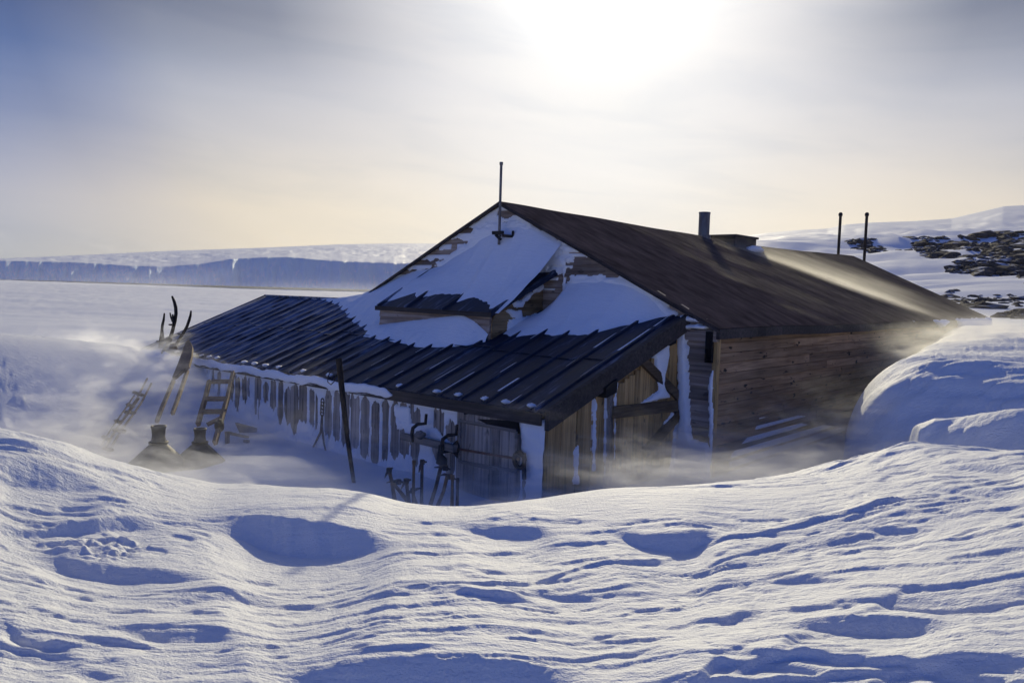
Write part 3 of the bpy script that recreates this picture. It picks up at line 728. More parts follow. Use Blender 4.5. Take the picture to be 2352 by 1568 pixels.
def wall_plaster(name, axis, plane, s0, s1, t0, t1, res, th, label, sgn):
    """snow stuck to an upright wall: s along the wall, t = height, th(s,t) thickness (negative: bare)"""
    S, T = np.meshgrid(np.arange(s0, s1+res, res), np.arange(t0, t1+res, res))
    H = th(S, T)
    k = H > -.004; keep = k[:-1, :-1] | k[1:, :-1] | k[:-1, 1:] | k[1:, 1:]
    H = np.where(k, H, -.02)
    if axis == 'y': return hut_snow(name, S, plane-H, T, label, keep)
    return hut_snow(name, plane+H, S, T, label, keep)

# front wall of the annex: crust with board-wide bare slots
def th_front(S, T):
    top = np.array([ax_z(x, -AD) for x in S[0]])[None, :]-.08
    px, py = project(*(np.stack([G0[0]+S*V[0]+YW*U[0], G0[1]+S*V[1]+YW*U[1], T])))
    sbase = np.interp(S[0], [-6.5, -4.1, -3., -1.6, -.5, .4, 1.0, 1.6, 2.2, 3], [.7, .60, .36, .2, .10, .10, .16, .08, .03, .03])[None, :]
    bare = np.full(S.shape, -.2)
    mid = ss(-3.9, -2.2, S)
    for (sp, off, sdx) in ((.198, 0., 0), (.099, .03, 13)):
        ph = (S+off)/sp+.10*pn(S*1.2, S*0, 81+sdx)+.02*pn(T*5, S*3, 79+sdx); i = np.floor(ph); dj = .5-np.abs(ph-i-.5)
        r1 = pn(i*3.7, i*0+.5, 82+sdx); r2 = pn(i*5.3, i*0+1.5, 83+sdx); r3 = pn(i*2.1, i*0+7.5, 84+sdx)
        cut = (.5-dj)*2
        st = top-.055-.16*np.abs(r1)-.05*fbm(S*22, T*2, 2, 77+sdx)-.16*cut**2*(.3+np.abs(r3)); sb = sbase+.26*r2+.05*fbm(S*22, T*2, 2, 78+sdx)+.14*cut**2*(.3+np.abs(r1))
        lw = (.30*(1-mid)+(.07+.12*np.abs(r3))*mid)*(1+.8*pn(T*4.5, i*2.7, 85+sdx))+(.07 if sdx else 0)
        ok = (r3+.35*r1 > (-.42 if sdx == 0 else .12))
        e_ = np.minimum(np.minimum((dj-lw)*sp, (T-sb)*.5), (st-T)*.5)+.006*fbm(S*30, T*8, 2, 86+sdx)
        bare = np.maximum(bare, np.where(ok, e_, -.2))
    u = (T-sbase)/np.maximum(top-.1-sbase, .05)
    h = .018+.016*fbm(S*2.5, T*4, 3, 86)+.03*ss(.25, -.1, u)
    h = np.where(bare > 0, -.02, np.minimum(h, .002-bare*.7))
    # bared area: shutter
    sd = poly_sd(px, py, [(1052, 930), (1100, 926), (1196, 962), (1198, 1000), (1192, 1068), (1150, 1160), (1052, 1160)])+5*fbm(S*7, T*7, 3, 87)
    h = np.where(sd > 0, -.02, h)
    # thick white post of snow at the corner
    cs = poly_sd(px, py, [(1196, 955), (1256, 955), (1256, 1180), (1203, 1180), (1210, 1085), (1196, 1040)])+5*fbm(S*6, T*6, 3, 88)
    h = np.where(cs > 0, .02+.02*fbm(S*4, T*4, 2, 89)+np.minimum(cs, 10)*.002, h)
    # patches between beam and roof at the brackets
    for poly in ([(905, 930), (938, 935), (948, 990), (912, 985)], [(920, 962), (1000, 985), (1040, 1020), (930, 995)]):
        s2 = poly_sd(px, py, poly)+5*fbm(S*8, T*8, 3, 90); h = np.where(s2 > 0, .02+np.minimum(s2, 8)*.002, h)
    tk = poly_sd(px, py, [(1066, 928), (1175, 944), (1196, 955), (1190, 966), (1160, 962), (1158, 950), (1085, 934)])+3*fbm(S*9, T*9, 3, 91)
    h = np.where(tk > 0, .05, h)
    h = np.where(T > top+.0, -.02, h)
    return h
wall_plaster('snow_crust', 'y', YW+.012, E3[0]+.03, E2[0]-.005, -.25, 1.0, .0125, th_front, 'white rime crust streaked down the upright boards of the lean-to front', -1)
# rolled snow along the lean-to eave, left part
S, A = np.meshgrid(np.arange(-6.3, .78, .02), np.linspace(-.5, 1.5, 12)*math.pi)
rr = .045+.022*fbm(S*3, A*.5, 3, 92)+.02*ss(-4, -6, S); yb_ = -AD-.115
zz = np.array([ax_z(x, -AD) for x in S[0]])[None, :]-.06
hut_snow('eave_snow', S, yb_-.35*rr*np.cos(A)-.0, zz+rr*1.2*np.sin(A)*ss(.8, .6, S)-(.03*pn(S*1.7, A*0, 93)), 'white roll of packed snow along the lean-to eave')

def drift(name, xs, base, htop, reach, ywall, label, power=2.2, seed=0, n=46, skew=None):
    """corner drift: highest at the wall, running out down the roof below it"""
    xs = np.asarray(xs); s = np.linspace(0, 1, n)**1.35
    X, S = np.meshgrid(xs, s)
    rc = np.array([reach(x) for x in xs])[None, :]*(1+.10*pn(X*2.5, X*0, seed)+.05*pn(X*9, X*0, seed+1))
    Y = ywall-S*rc
    hb = np.array([[base(x, y) for x, y in zip(X[i], Y[i])] for i in range(n)])
    t0 = np.array([htop(x)-base(x, ywall) for x in xs])[None, :]*(1+.02*pn(X*8, X*0, seed+2))
    t = np.maximum(t0, -.05)*(1-S)**power+.035*np.sin(np.pi*np.clip(S*1.0, 0, 1))**.7*(t0 > -.03)
    t = t+.02*fbm(X*1.8, Y*2.6, 3, seed+3)*np.sin(np.pi*S)
    Zs = hb+t-.018*S**4-.004
    if skew: X = X+skew[2]*(1-S*rc/1.15)*np.clip((X-skew[0])/(skew[1]-skew[0]), 0, 1.2)
    hut_snow(name, X, Y, Zs, label)
itp = lambda pts: (lambda x: float(np.interp(x, [p[0] for p in pts], [p[1] for p in pts])))
def gpts(l):
    q = [on(*p, 'y', -.03) for p in l]; q.sort(key=lambda t: t[0]); return [(t[0], t[2]) for t in q]
def rpts(l, yw):
    q = [onpl(*p, E4, NRM) for p in l]; q.sort(key=lambda t: t[0]); return [(t[0], max(.02, yw-t[1])) for t in q]
r1 = rpts([(1162, 782), (1199, 776), (1248, 772), (1299, 774), (1351, 770), (1419, 752), (1474, 741), (1515, 728), (1549, 724)], 0)
h1 = itp([(.7, 1.80), (1.0, 1.97), (1.17, 2.14), (1.32, 2.33), (1.6, 2.37), (1.99, 2.37), (2.35, 2.33), (2.64, 2.21), (2.82, 2.08), (2.99, 1.965), (3.06, 1.93)])
drift('snow_drift', np.arange(px1+.06, 3.06, .03), ax_z, h1, itp(r1), -.02, 'pale blue snow drift heaped against the gable right of the boarded porch', 1.7, 101)
h2 = gpts([(985, 622), (1016, 608), (1040, 587), (1064, 570), (1084, 556), (1100, 538), (1122, 526), (1146, 512), (1176, 508), (1211, 522), (1252, 549), (1286, 556), (1294, 584), (1298, 615)])
h2[0] = (px0-.3, 2.45); h2[-1] = (px1+.14, 2.60)
def base2(x, y): return po_z(y)+.002
reach2 = itp([(px0-.1, 1.0), (px0+.1, 1.02), (px0+.35, .74), (px0+.6, .98), (px0+.8, .78), (px0+1.3, .72), (px0+1.45, .98), (px0+1.65, .74), (px1-.4, .92), (px1+.08, 1.12)])
drift('snow_drift', np.arange(px0-.06, px1+.125, .025), base2, itp(h2), reach2, -.02, 'smooth snow ramp covering the porch roof up to the gable mast', 1.9, 111, skew=(px0, px1, .22))
r3 = rpts([(700, 684), (740, 686), (775, 700), (804, 740), (838, 768), (872, 780), (880, 781)], 0)
h3 = itp([(-5.6, 1.86), (-4.6, 1.90), (-3.9, 1.96), (-3.4, 2.03), (-2.95, 2.17), (-2.4, 2.36), (-1.9, 2.47), (-1.5, 2.5)])
drift('snow_drift', np.arange(-5.4, px0+.04, .03), ax_z, h3, itp(r3), -.02, 'broad snow drift left of the porch running over the lean-to roof', 1.6, 121)
r4 = rpts([(850, 776), (872, 783), (917, 791), (968, 801), (1023, 801), (1070, 796), (1110, 787), (1130, 781)], PF-.02)
h4q = [on(*p, 'y', PF-.03) for p in ((872, 745), (950, 735), (1060, 722), (1090, 738), (1105, 752), (1122, 768), (1132, 780))]
h4 = itp([(p[0], p[2]) for p in h4q])
drift('snow_drift', np.arange(px0-.1, px1+.0, .03), ax_z, h4, itp(r4), PF-.02, 'low snow bank covering the foot of the small porch wall', 1.5, 131)
# snow feathers in the lee of every roof rib
mbs = MB()
for x in ribs[:-1]:
    s = RNG.uniform(.0, .1)
    while s < .98:
        L = RNG.uniform(.05, .32); e = min(s+L, 1.0); w = RNG.uniform(.012, .055); h = RNG.uniform(.012, .032)
        a = ax_pt(x-.03, s); b = ax_pt(x-.03, e)
        mbs.add([a+(.0, 0, h), b+(.0, 0, h*.6), b+(-w, 0, .003), a+(-w, 0, .003)], [(0, 1, 2, 3)], False)
        s = e+RNG.uniform(.0, .25 if x < -1 else .6)
    b = ax_pt(x-.05-RNG.uniform(0, .08), 1.0)
    if RNG.uniform() < .6: blob(mbs, b+(0, .02, .02), .05, .025, .05, x)
o_ = mbs.build('rib_snow', M['stucksnow']); o_.matrix_world = HM
tag(o_, 'thin feathers of snow lodged beside the ribs of the lean-to roof', 'snow', kind='stuff')
# side wall: white patches under the eave, ledges low down
def th_side(S, T):
    px, py = project(*(np.stack([G0[0]+HW_*V[0]+S*U[0], G0[1]+HW_*V[1]+S*U[1], T])))
    h = np.full(S.shape, -.02)
    for poly in ([(2050, 738), (2088, 736), (2080, 748), (2068, 764), (2056, 762)], [(2134, 736), (2166, 735), (2152, 752), (2142, 750)], [(2184, 733), (2262, 730), (2262, 770), (2215, 772), (2196, 757)]):
        s = poly_sd(px, py, poly)+2.5*fbm(S*3, T*8, 3, 141); h = np.where(s > 0, .03+.02*np.minimum(s, 3), h)
    return h
wall_plaster('snow_patch', 'x', HW_+.105, 8., HL+.1, 1.2, 1.9, .02, th_side, 'white snow patches stuck beneath the far eave of the long wall', 1)
def th_ledge(S, T):
    ph = (T+.3)/.128; fr = ph-np.floor(ph); i = np.floor(ph)
    end = np.interp(T[:, 0], [-.3, 0, .2, .35, .5, .75], [5.5, 4.6, 3.4, 2.6, 1.6, .0])[:, None]+.8*pn(i*3.3, i*0, 142)
    on_ = ss(end+.6, end-.8, S)*ss(.72, .45, T)
    return np.where((fr > .60-.35*ss(.5, -.1, T)) & (on_ > .15) & (S > .5+.8*ss(.1, .5, T)), .028*on_+.006*pn(S*2, T*20, 143), -.02)
wall_plaster('ledge_snow', 'x', HW_+.018, .1, 6.5, -.25, .75, .016, th_ledge, 'thin white snow lines lying along the lowest boards of the long wall', 1)
# end wall and corner
def th_end(S, T):
    px, py = project(*(np.stack([G0[0]+XA*V[0]+S*U[0], G0[1]+XA*V[1]+S*U[1], T])))
    h = np.full(S.shape, -.02)
    for poly, t in (([(1494, 812), (1530, 776), (1526, 830), (1518, 882), (1530, 912), (1480, 922), (1462, 926), (1505, 895)], .05), ([(1388, 895), (1398, 885), (1398, 1100), (1388, 1100)], .03), ([(1404, 880), (1412, 872), (1408, 960), (1404, 1080)], .03),
                    ([(1545, 950), (1562, 925), (1562, 1110), (1520, 1110), (1535, 1060)], .05), ([(1360, 915), (1366, 905), (1364, 1080), (1358, 1080)], .012), ([(1318, 1030), (1326, 1020), (1326, 1110), (1316, 1110)], .012), ([(1546, 948), (1500, 1010), (1484, 1036), (1510, 985), (1535, 945)], .04)):
        s = poly_sd(px, py, poly)+3*fbm(S*7, T*7, 3, 144); h = np.where(s > 0, t+.004*np.minimum(s, 6), h)
    return h
wall_plaster('snow_patch', 'x', XA+.012, -AD, 0, -.2, 1.8, .014, th_end, 'snow packed around the bracing on the brown lean-to end wall', 1)
def th_gab(S, T):
    px, py = project(*(np.stack([G0[0]+S*V[0]-.035*U[0], G0[1]+S*V[1]-.035*U[1], T])))
    h = np.full(S.shape, -.03)
    for poly, t in (([(1556, 745), (1578, 750), (1580, 830), (1584, 960), (1590, 1010), (1632, 1020), (1636, 1120), (1540, 1120), (1552, 1040), (1562, 960)], .05), ([(1628, 870), (1640, 850), (1640, 1060), (1630, 1060)], .025),
                    ([(1294, 563), (1352, 563), (1356, 577), (1296, 580)], .02), ([(1300, 586), (1318, 586), (1318, 604), (1300, 604)], .02), ([(1290, 560), (1297, 558), (1299, 660), (1294, 660)], .015),
                    ([(1568, 726), (1632, 728), (1630, 738), (1570, 738)], .075), ([(1574, 746), (1630, 748), (1628, 755), (1576, 754)], .075)):
        s = poly_sd(px, py, poly)+2.5*fbm(S*9, T*9, 3, 145); h = np.where(s > 0, t+.004*np.minimum(s, 6), h)
    for poly, am in (([(1090, 520), (1176, 500), (1215, 514), (1262, 545), (1296, 555), (1300, 622), (1230, 650), (1000, 655), (980, 624), (1030, 588), (1066, 560)], 9), ([(1292, 660), (1312, 634), (1400, 634), (1478, 636), (1508, 668), (1532, 700), (1556, 722), (1540, 740), (1300, 740)], 8)):
        s = poly_sd(px, py, poly)+am*fbm(S*5, T*9, 4, 150); h = np.where(s > 0, np.maximum(h, .008+.0022*np.minimum(s, 12)), h)
    h = np.where(np.abs(S) > HW_*(ZR-T)/(ZR-ZE)-.07, np.where(T > ZE, -.03, h), h)
    # thin lines of snow on the board edges of the left rake
    ph = (T+.25)/.165; fr = ph-np.floor(ph)
    rake = HW_*(ZR-T)/(ZR-ZE)
    lf = (S < -.1) & (fr > .50-.35*fbm(S*4, np.floor(ph)*1.7, 3, 151)) & (S > -rake+.02) & (pn(S*1.8, np.floor(ph)*1.7, 146) > -.45)
    h = np.where(lf, np.maximum(h, .012), h)
    rf = (S > .3) & (fr > .70-.3*fbm(S*4, np.floor(ph)*1.7, 3, 152)) & (S < rake-.08) & (pn(S*1.6, np.floor(ph)*1.7, 147) > .05) & (T > 2.2)
    h = np.where(rf, .010, h)
    cap = (T > ZR-.30) & (np.abs(S) < rake-.03) & (fr < .45+.5*pn(S*3, T*3, 148)); h = np.where(cap, .008, h)
    return h
wall_plaster('snow_patch', 'y', -.030, -3.5, HW_+.05, -.2, ZR-.05, .014, th_gab, 'snow lines and patches caught on the grey gable boards and corner', -1)
def th_ps(S, T):
    px, py = project(*(np.stack([G0[0]+px1*V[0]+S*U[0], G0[1]+px1*V[1]+S*U[1], T])))
    h = np.full(S.shape, -.02)
    for poly in ([(1222, 664), (1242, 652), (1244, 662), (1232, 672)], [(1194, 690), (1212, 672), (1224, 670), (1208, 692)], [(1172, 692), (1200, 690), (1196, 706), (1178, 708)], [(1160, 712), (1192, 712), (1196, 730), (1172, 728)], [(1165, 735), (1250, 715), (1240, 745), (1190, 765), (1160, 770)]):
        s = poly_sd(px, py, poly)+2.5*fbm(S*8, T*8, 3, 149); h = np.where(s > 0, .03+.003*np.minimum(s, 6), h)
    return h
wall_plaster('snow_patch', 'x', px1+.018, PF, -.03, 1.4, 2.5, .012, th_ps, 'stepped white snow patches on the amber boarded porch side', 1)
# snow tuck on the roof hatch
mb = MB(); hp_ = np.array(roof_pt(HY1-.35, .12, 1)); blob(mb, hp_+(0, 0, .02), .16, .10, .32, 3); o_ = mb.build('snow_patch', M['stucksnow']); o_.matrix_world = HM
tag(o_, 'small snow wedge lodged against the dark roof hatch', 'snow', kind='stuff')

# ---------------------------------------------------------------- loose things
def at_hut(name, mb, mat, label=None, cat=None, parent=None, group=None):
    o = mb.build(name, mat, parent)
    if parent is None: o.matrix_world = HM; tag(o, label, cat, group)
    return o
def root_hut(name, base_l, label, cat, group=None):
    o = empty(name, wld(base_l), 0); tag(o, label, cat, group); return o
def child(name, mb, mat, root):
    """mesh given in hut coordinates, hung under a root that stands in the world"""
    T = np.array(HM); inv = np.array(root.location)
    mb.v = [tuple((T@np.array([*p, 1.]))[:3]-inv) for p in mb.v]
    return mb.build(name, mat, root)

# far poles
for i, (pa, lab) in enumerate((((1931, 488), 'left dark pole with knob top beyond the roof ridge'), ((1991.5, 488), 'right dark pole rising behind the far roof corner'))):
    t = at_r(*pa, 29.5); b = gz(t[0], t[1]); o = empty('pole', (t[0], t[1], b)); tag(o, lab, 'pole', 'poles behind the hut')
    mb = MB(); mb.tube([(0, 0, -.4), (0, 0, t[2]-b-.06)], .047, 10); mb.build('shaft', M['stick'], o)
    mb = MB(); mb.tube([(0, 0, t[2]-b-.12), (0, 0, t[2]-b-.05), (0, 0, t[2]-b)], [.066, .07, .04], 10); mb.build('knob', M['iron'], o)

# leaning bamboo pole with a wire loop
def p3(x, y): return (689+x*.1953, 803.9+y*.1953)
Yp = -3.45
pts = [on(*p3(*q), 'y', Yp) for q in ((455, 100), (480, 330), (520, 700), (560, 1050), (635, 1568))]+[on(816, 1136, 'y', Yp-.05)]
o = root_hut('leaning_pole', (pts[-1][0], pts[-1][1], pts[-1][2]), 'tall dark pole leaning before the lean-to front with a wire loop', 'pole')
mb = MB(); mb.tube(pts+[pts[-1]+(.06, 0, -.6)], [.036, .034, .031, .026, .022, .022, .022], 9); child('shaft', mb, M['stick'], o)
mb = MB(); mb.tube([on(*p3(*q), 'y', Yp-.02) for q in ((470, 240), (430, 290), (400, 370), (365, 405), (325, 372), (332, 310), (360, 250), (440, 225))], .006, 6); child('wire_loop', mb, M['iron'], o)
# hanging chain and harness
Yh = -AD-.10
mb = MB()
for k in range(4):
    c = on(*p3(265-2*k, 610+k*42), 'y', Yh); mb.tube([c+(.035*math.cos(a), .0, .05*math.sin(a)) for a in np.linspace(0, 6.3, 11)], .009, 6)
mb.tube([on(*p3(*q), 'y', Yh) for q in ((258, 760), (245, 960), (160, 1130), (110, 1270))], [.012, .016, .012, .008], 7)
mb.tube([on(*p3(*q), 'y', Yh) for q in ((262, 760), (256, 900), (282, 1100), (328, 1285))], [.012, .016, .012, .01], 7)
at_hut('harness', mb, M['leather'], 'dark chain and split harness straps hanging on the lean-to front', 'harness')

# pickaxes and tools standing in the snow
Yt = -AD-.92
def tp(x, y, d=0.): return on(*sub(x, y), 'y', Yt-d)
TOOLS = [
 ('pickaxe', 'handle', [(238, 515), (292, 745), (345, 1090)], [(155, 655), (190, 575), (238, 500), (305, 465)], 'first pickaxe from the leaning pole, tilted with its point down', 'pickaxe', .020),
 ('pickaxe', 'handle', [(300, 735), (420, 880), (548, 1045)], [(190, 745), (300, 718), (420, 722), (520, 742)], 'pickaxe with amber handle slanting across the first pickaxe', 'pickaxe', .019),
 ('pickaxe', 'darkhandle', [(565, 715), (590, 930), (625, 1180)], [(465, 870), (510, 780), (565, 708), (650, 690)], 'dark handled pickaxe with a bent head between the amber one and the tall stake', 'pickaxe', .019),
 ('pickaxe', 'darkhandle', [(690, 890), (705, 1000), (775, 1210)], [(565, 985), (610, 935), (690, 890), (830, 850)], 'low pickaxe buried to its wide curved head', 'pickaxe', .017),
 ('stake', 'handle', [(712, 360), (706, 620), (702, 900)], None, 'tall thin brown stake standing behind the low pickaxe', 'stake', .015),
 ('pickaxe', 'darkhandle', [(866, 350), (860, 760), (856, 1150)], [(805, 550), (830, 430), (870, 345), (950, 350)], 'upright slim black pickaxe right of the brown stake', 'pickaxe', .016),
 ('pickaxe', 'darkhandle', [(1222, 455), (1130, 830), (1000, 1250)], [(1100, 455), (1220, 445), (1310, 455), (1400, 495)], 'long pickaxe leaning back under the hanging strap', 'pickaxe', .019),
 ('pickaxe', 'handle', [(1345, 620), (1280, 900), (1155, 1210)], [(1200, 610), (1290, 585), (1400, 620), (1500, 680)], 'pickaxe with tan handle leaning beside the shutter', 'pickaxe', .018),
 ('stake', 'handle', [(1448, 640), (1442, 900), (1436, 1200)], None, 'short orange brown stake upright beside the tan pickaxe', 'stake', .016),
 ('stake', 'darkhandle', [(1545, 700), (1542, 900), (1536, 1100)], None, 'dark stake standing against the shutter foot', 'stake', .014)]
for k, (nm, hm, hp, hd, lab, cat, r) in enumerate(TOOLS):
    dd = .06*(k % 3); P = [tp(*q, dd) for q in hp]; b = P[-1]+(P[-1]-P[-2])/np.linalg.norm(P[-1]-P[-2])*.4
    o = root_hut(nm, P[-1], lab, cat, 'tools standing in the snow before the lean-to')
    mb = MB(); mb.tube(P+[b], [r, r*.95, r*1.1, r*1.1], 8); child('handle' if hd else 'shaft', mb, M[hm], o)
    if hd:
        H = [tp(*q, dd) for q in hd]; mb = MB(); n = len(H)
        mb.tube(H, [.005, .013, .019, .008], 7); mb.tube([H[2]-(0, 0, .028), H[2]+(0, 0, .02)], r*1.5, 8); child('head', mb, M['iron'], o)
    else:
        mb = MB(); mb.tube([P[0]+(0, 0, -.02), P[0]+(0, 0, .02)], r*1.25, 8); child('cap', mb, M[hm], o)

# --- things on the bank at the left: sledges, ladder, cowls, crate
BN = np.array((0, -BANK_S, 1.)); BN /= np.linalg.norm(BN); BP = np.array((0, -AD, .90))
def z1p(x, y): return (191.4+x*.2441, 765.6+y*.2441)
def bp(x, y, lift=.05): return onpl(*z1p(x, y), BP+(0, 0, lift), BN)
# ladder
o = root_hut('ladder', bp(1160, 850), 'grey wooden ladder with flat rungs lying on the snow bank by the lean-to', 'ladder')
for q in ([(1412, 368), (1360, 600), (1292, 830), (1238, 1030)], [(1185, 450), (1148, 610), (1110, 740), (1078, 856)]):
    mb = MB(); P = [bp(*c, .07) for c in q]
    for a, b in zip(P[:-1], P[1:]): mb.bar(a, b, .045, .06, up=BN)
    child('rail', mb, M['oldwood'], o)
for a, b in (((1195, 452), (1392, 452)), ((1150, 614), (1345, 614)), ((1165, 858), (1302, 790)), ((1120, 735), (1320, 733))):
    mb = MB(); A_, B_ = bp(*a, .09), bp(*b, .09); mb.bar(A_, B_, .09, .025, up=BN); child('rung', mb, M['oldwood'], o)
mb = MB(); blob(mb, bp(1280, 870, .10), .06, .09, .06, 4); child('lashing', mb, M['leather'], o)
# sledge on the far left
o = root_hut('sledge', bp(230, 1085), 'weathered wooden sledge with two runners and cross bars, leftmost on the snow bank', 'sledge')
for q in ([(600, 425), (500, 620), (420, 740), (300, 915), (195, 1085)], [(640, 470), (545, 650), (480, 745), (350, 920), (240, 1105)]):
    mb = MB(); P = [bp(*c, .08) for c in q]; mb.tube(P, [.016]*5, 7); mb.tube([p+BN*.07 for p in P[1:]], [.012]*4, 6); child('runner', mb, M['oldwood'], o)
for a, b in (((300, 818), (352, 836)), ((285, 905), (392, 922)), ((180, 968), (232, 992)), ((190, 1078), (275, 1098)), ((395, 738), (485, 748)), ((410, 665), (470, 690)), ((470, 552), (560, 580))):
    mb = MB(); mb.bar(bp(*a, .13), bp(*b, .13), .04, .03, up=BN); child('cross_bar', mb, M['oldwood'], o)
# sledge stood on end, pointed prow
o = root_hut('sledge', bp(690, 830), 'brown sledge with pointed prow board rising above the lean-to eave', 'sledge')
def fr(x, y, l): return bp(x, y, l)
mb = MB(); ol = [(1000, 78), (975, 105), (945, 190), (905, 300), (850, 440), (880, 430), (965, 355), (1005, 330), (1030, 240), (1038, 150), (1022, 105)]
mb.poly_prism([bp(*q, .22) for q in ol], BN*.05); child('prow_board', mb, M['oldwood'], o)
for q in ([(850, 440), (800, 560), (740, 700), (690, 832)], [(980, 350), (930, 500), (880, 640), (838, 755)]):
    mb = MB(); P = [bp(*c, l) for c, l in zip(q, (.2, .14, .1, .06))]
    for a, b in zip(P[:-1], P[1:]): mb.bar(a, b, .04, .05, up=BN)
    child('runner', mb, M['oldwood'], o)
# dark bent sticks standing at the eave
def z2p(x, y): return (321.6+x*.1172, 658.4+y*.1172)
def zz(x, y, d=0.): return on(*z2p(x, y), 'y', -AD-.12-d)
def sticks(label, lines, dmass=()):
    o = root_hut('bent_stick', zz(*lines[0][0][-1]), label, 'stick', 'bent sticks at the lean-to eave')
    for j, (q, r) in enumerate(lines):
        mb = MB(); P = [zz(*c, .02*j) for c in q]; n = len(P)
        mb.tube(P, [r*(.55+.45*min(1, k/1.5)) for k in range(n)], 8); child('stem' if j == 0 else 'branch', mb, M['stick'], o)
sticks('leftmost short forked black stick at the lean-to corner', [([(478, 520), (465, 640), (440, 750), (425, 900), (400, 1030), (385, 1200)], .024), ([(440, 790), (450, 930), (455, 1030), (430, 1200)], .02), ([(330, 1065), (400, 1085), (470, 1100)], .022)])
sticks('tallest curved black stick with short prongs at the lean-to corner', [([(630, 190), (670, 290), (698, 400), (706, 520), (682, 680), (640, 850), (595, 1000), (525, 1150), (440, 1300)], .030), ([(588, 510), (605, 590), (640, 680)], .018), ([(640, 540), (648, 640), (660, 720)], .024), ([(570, 742), (640, 745)], .022), ([(480, 1040), (540, 1050), (590, 1040)], .04)])
sticks('thin curved black stick leaning right over the ribbed lean-to roof', [([(1000, 470), (990, 560), (965, 650), (920, 780), (870, 870), (820, 950), (740, 1080), (690, 1150)], .024), ([(735, 918), (780, 930), (825, 940)], .018)])
mb = MB(); mb.poly_prism([zz(*q) for q in ((660, 1105), (620, 1225), (740, 1225), (715, 1120))], (0, -.06, 0))
at_hut('wood_block', mb, M['brace'], 'small dark wedge of wood on the eave under the thin bent stick', 'wood block')
# tin cowls
for (cxp, sc, lab, sd) in ((708, 1.0, 'larger tin funnel cowl half buried left in the snow hollow', .3), (1098, .86, 'smaller tin funnel cowl with yellowed rim, right of the larger one', 1.7)):
    yt = 868 if sc == 1 else 892
    t = at_r(*z1p(cxp, yt), 10.4); h = .56*sc
    o = empty('cowl', (t[0], t[1], t[2]-h)); tag(o, lab, 'cowl', 'tin cowls in the snow hollow')
    mb = MB(); mb.lathe([(.45*sc, -.16), (.445*sc, -.05), (.41*sc, .02*sc), (.105*sc, .33*sc), (.095*sc, .345*sc)], (0, 0, 0), 24, .03, sd, [1, 1, .8, .2, 0]); mb.build('hood', M['tin'], o)
    mb = MB(); mb.lathe([(.095*sc, .33*sc), (.088*sc, .36*sc), (.075*sc, .44*sc), (.082*sc, h-.03), (.09*sc, h-.025), (.09*sc, h), (.07*sc, h), (.065*sc, h-.1)], (0, 0, 0), 20); mb.build('neck', M['tin'], o)
    mb = MB(); mb.lathe([(.098*sc, .34*sc), (.115*sc, .345*sc), (.115*sc, .365*sc), (.09*sc, .37*sc)], (0, 0, 0), 20); mb.build('collar', M['iron'], o)
# broken crate and buried plank
cr_ = lambda x, y, d: at_r(*z1p(x, y), d)
o = empty('crate', cr_(1480, 1020, 11.6)); tag(o, 'broken wooden crate tipped in the snow right of the cowls', 'crate'); base = np.array(o.location)
for (pts_, dep) in (([(1425, 838), (1612, 890), (1604, 930), (1470, 935)], 11.7), ([(1325, 925), (1345, 920), (1535, 968), (1530, 985), (1340, 945)], 11.4), ([(1330, 930), (1350, 935), (1348, 1075), (1332, 1075)], 11.35), ([(1470, 935), (1604, 930), (1618, 1040), (1545, 1050)], 11.9), ([(1505, 1000), (1540, 1005), (1535, 1030), (1505, 1025)], 11.3)):
    mb = MB(); P = [cr_(*q, dep)-base for q in pts_]; mb.poly_prism(P, (.02, .06, -.01)); mb.build('board', M['oldwood'], o)
P = [at_r(x, y, 8.9) for x, y in ((612, 1122), (700, 1120), (756, 1122))]
mb = MB(); 
for a, b in zip(P[:-1], P[1:]): mb.bar(a, b, .06, .035)
tag(mb.build('plank', M['oldwood']), 'long thin plank almost buried before the lean-to front', 'plank')

# ---------------------------------------------------------------- rocks on the slope at the right
def rock_verts(rad, seed, n=2):
    import bmesh
    bm = bmesh.new(); bmesh.ops.create_icosphere(bm, subdivisions=n, radius=1.)
    for v in bm.verts:
        d = 1+.55*mnoise.noise(v.co*1.1+Vector((seed, 0, 0)))+.25*mnoise.noise(v.co*2.7+Vector((0, seed, 0)))
        v.co = v.co*d*rad; v.co.z *= .72
    vs = [tuple(v.co) for v in bm.verts]; fs = [tuple(v.index for v in f.verts) for f in bm.faces]; bm.free(); return vs, fs
PROTO = [rock_verts(1., s*7.3, 2) for s in range(6)]
def rocks(name, region, dist, n, size, label, dens=None, seed=1):
    """rubble scattered over the ground where region (picture grid polygon on the slope) lies"""
    rg_ = np.random.default_rng(seed); mb = MB(); k = 0; tries = 0
    az0 = az_of(min(p[0] for p in region)); az1 = az_of(max(p[0] for p in region))
    while k < n and tries < n*30:
        tries += 1
        a = rg_.uniform(az0, az1+.04); r = math.exp(rg_.uniform(math.log(dist[0]), math.log(dist[1])))
        x, y = r*math.sin(a), r*math.cos(a)
        if fbm(np.array([x*3.2/dist[0]*8]), np.array([y*1.2/dist[0]*8]), 3, seed)[0] < (-.05 if dens is None else dens): continue
        z = ROCKZ(a, r); px, py = project(x, y, z)
        rp = region+[]
        if px < 2352 and poly_sd(np.array([px]), np.array([py]), rp)[0] < -2: continue
        s = size*math.exp(rg_.normal(0, .5)); vs, fs = PROTO[int(rg_.integers(6))]; t = rg_.uniform(0, 6.28); c_, s_ = math.cos(t), math.sin(t)
        st = rg_.uniform(.8, 1.6)
        mb.add([(x+s*(st*v[0]*c_-v[1]*s_), y+s*(st*v[0]*s_+v[1]*c_), z+s*v[2]*.72-.12*s) for v in vs], fs, False); k += 1
    o = mb.build(name, M['rock']); tag(o, label, 'rocks', kind='stuff'); return o
_zc = {}
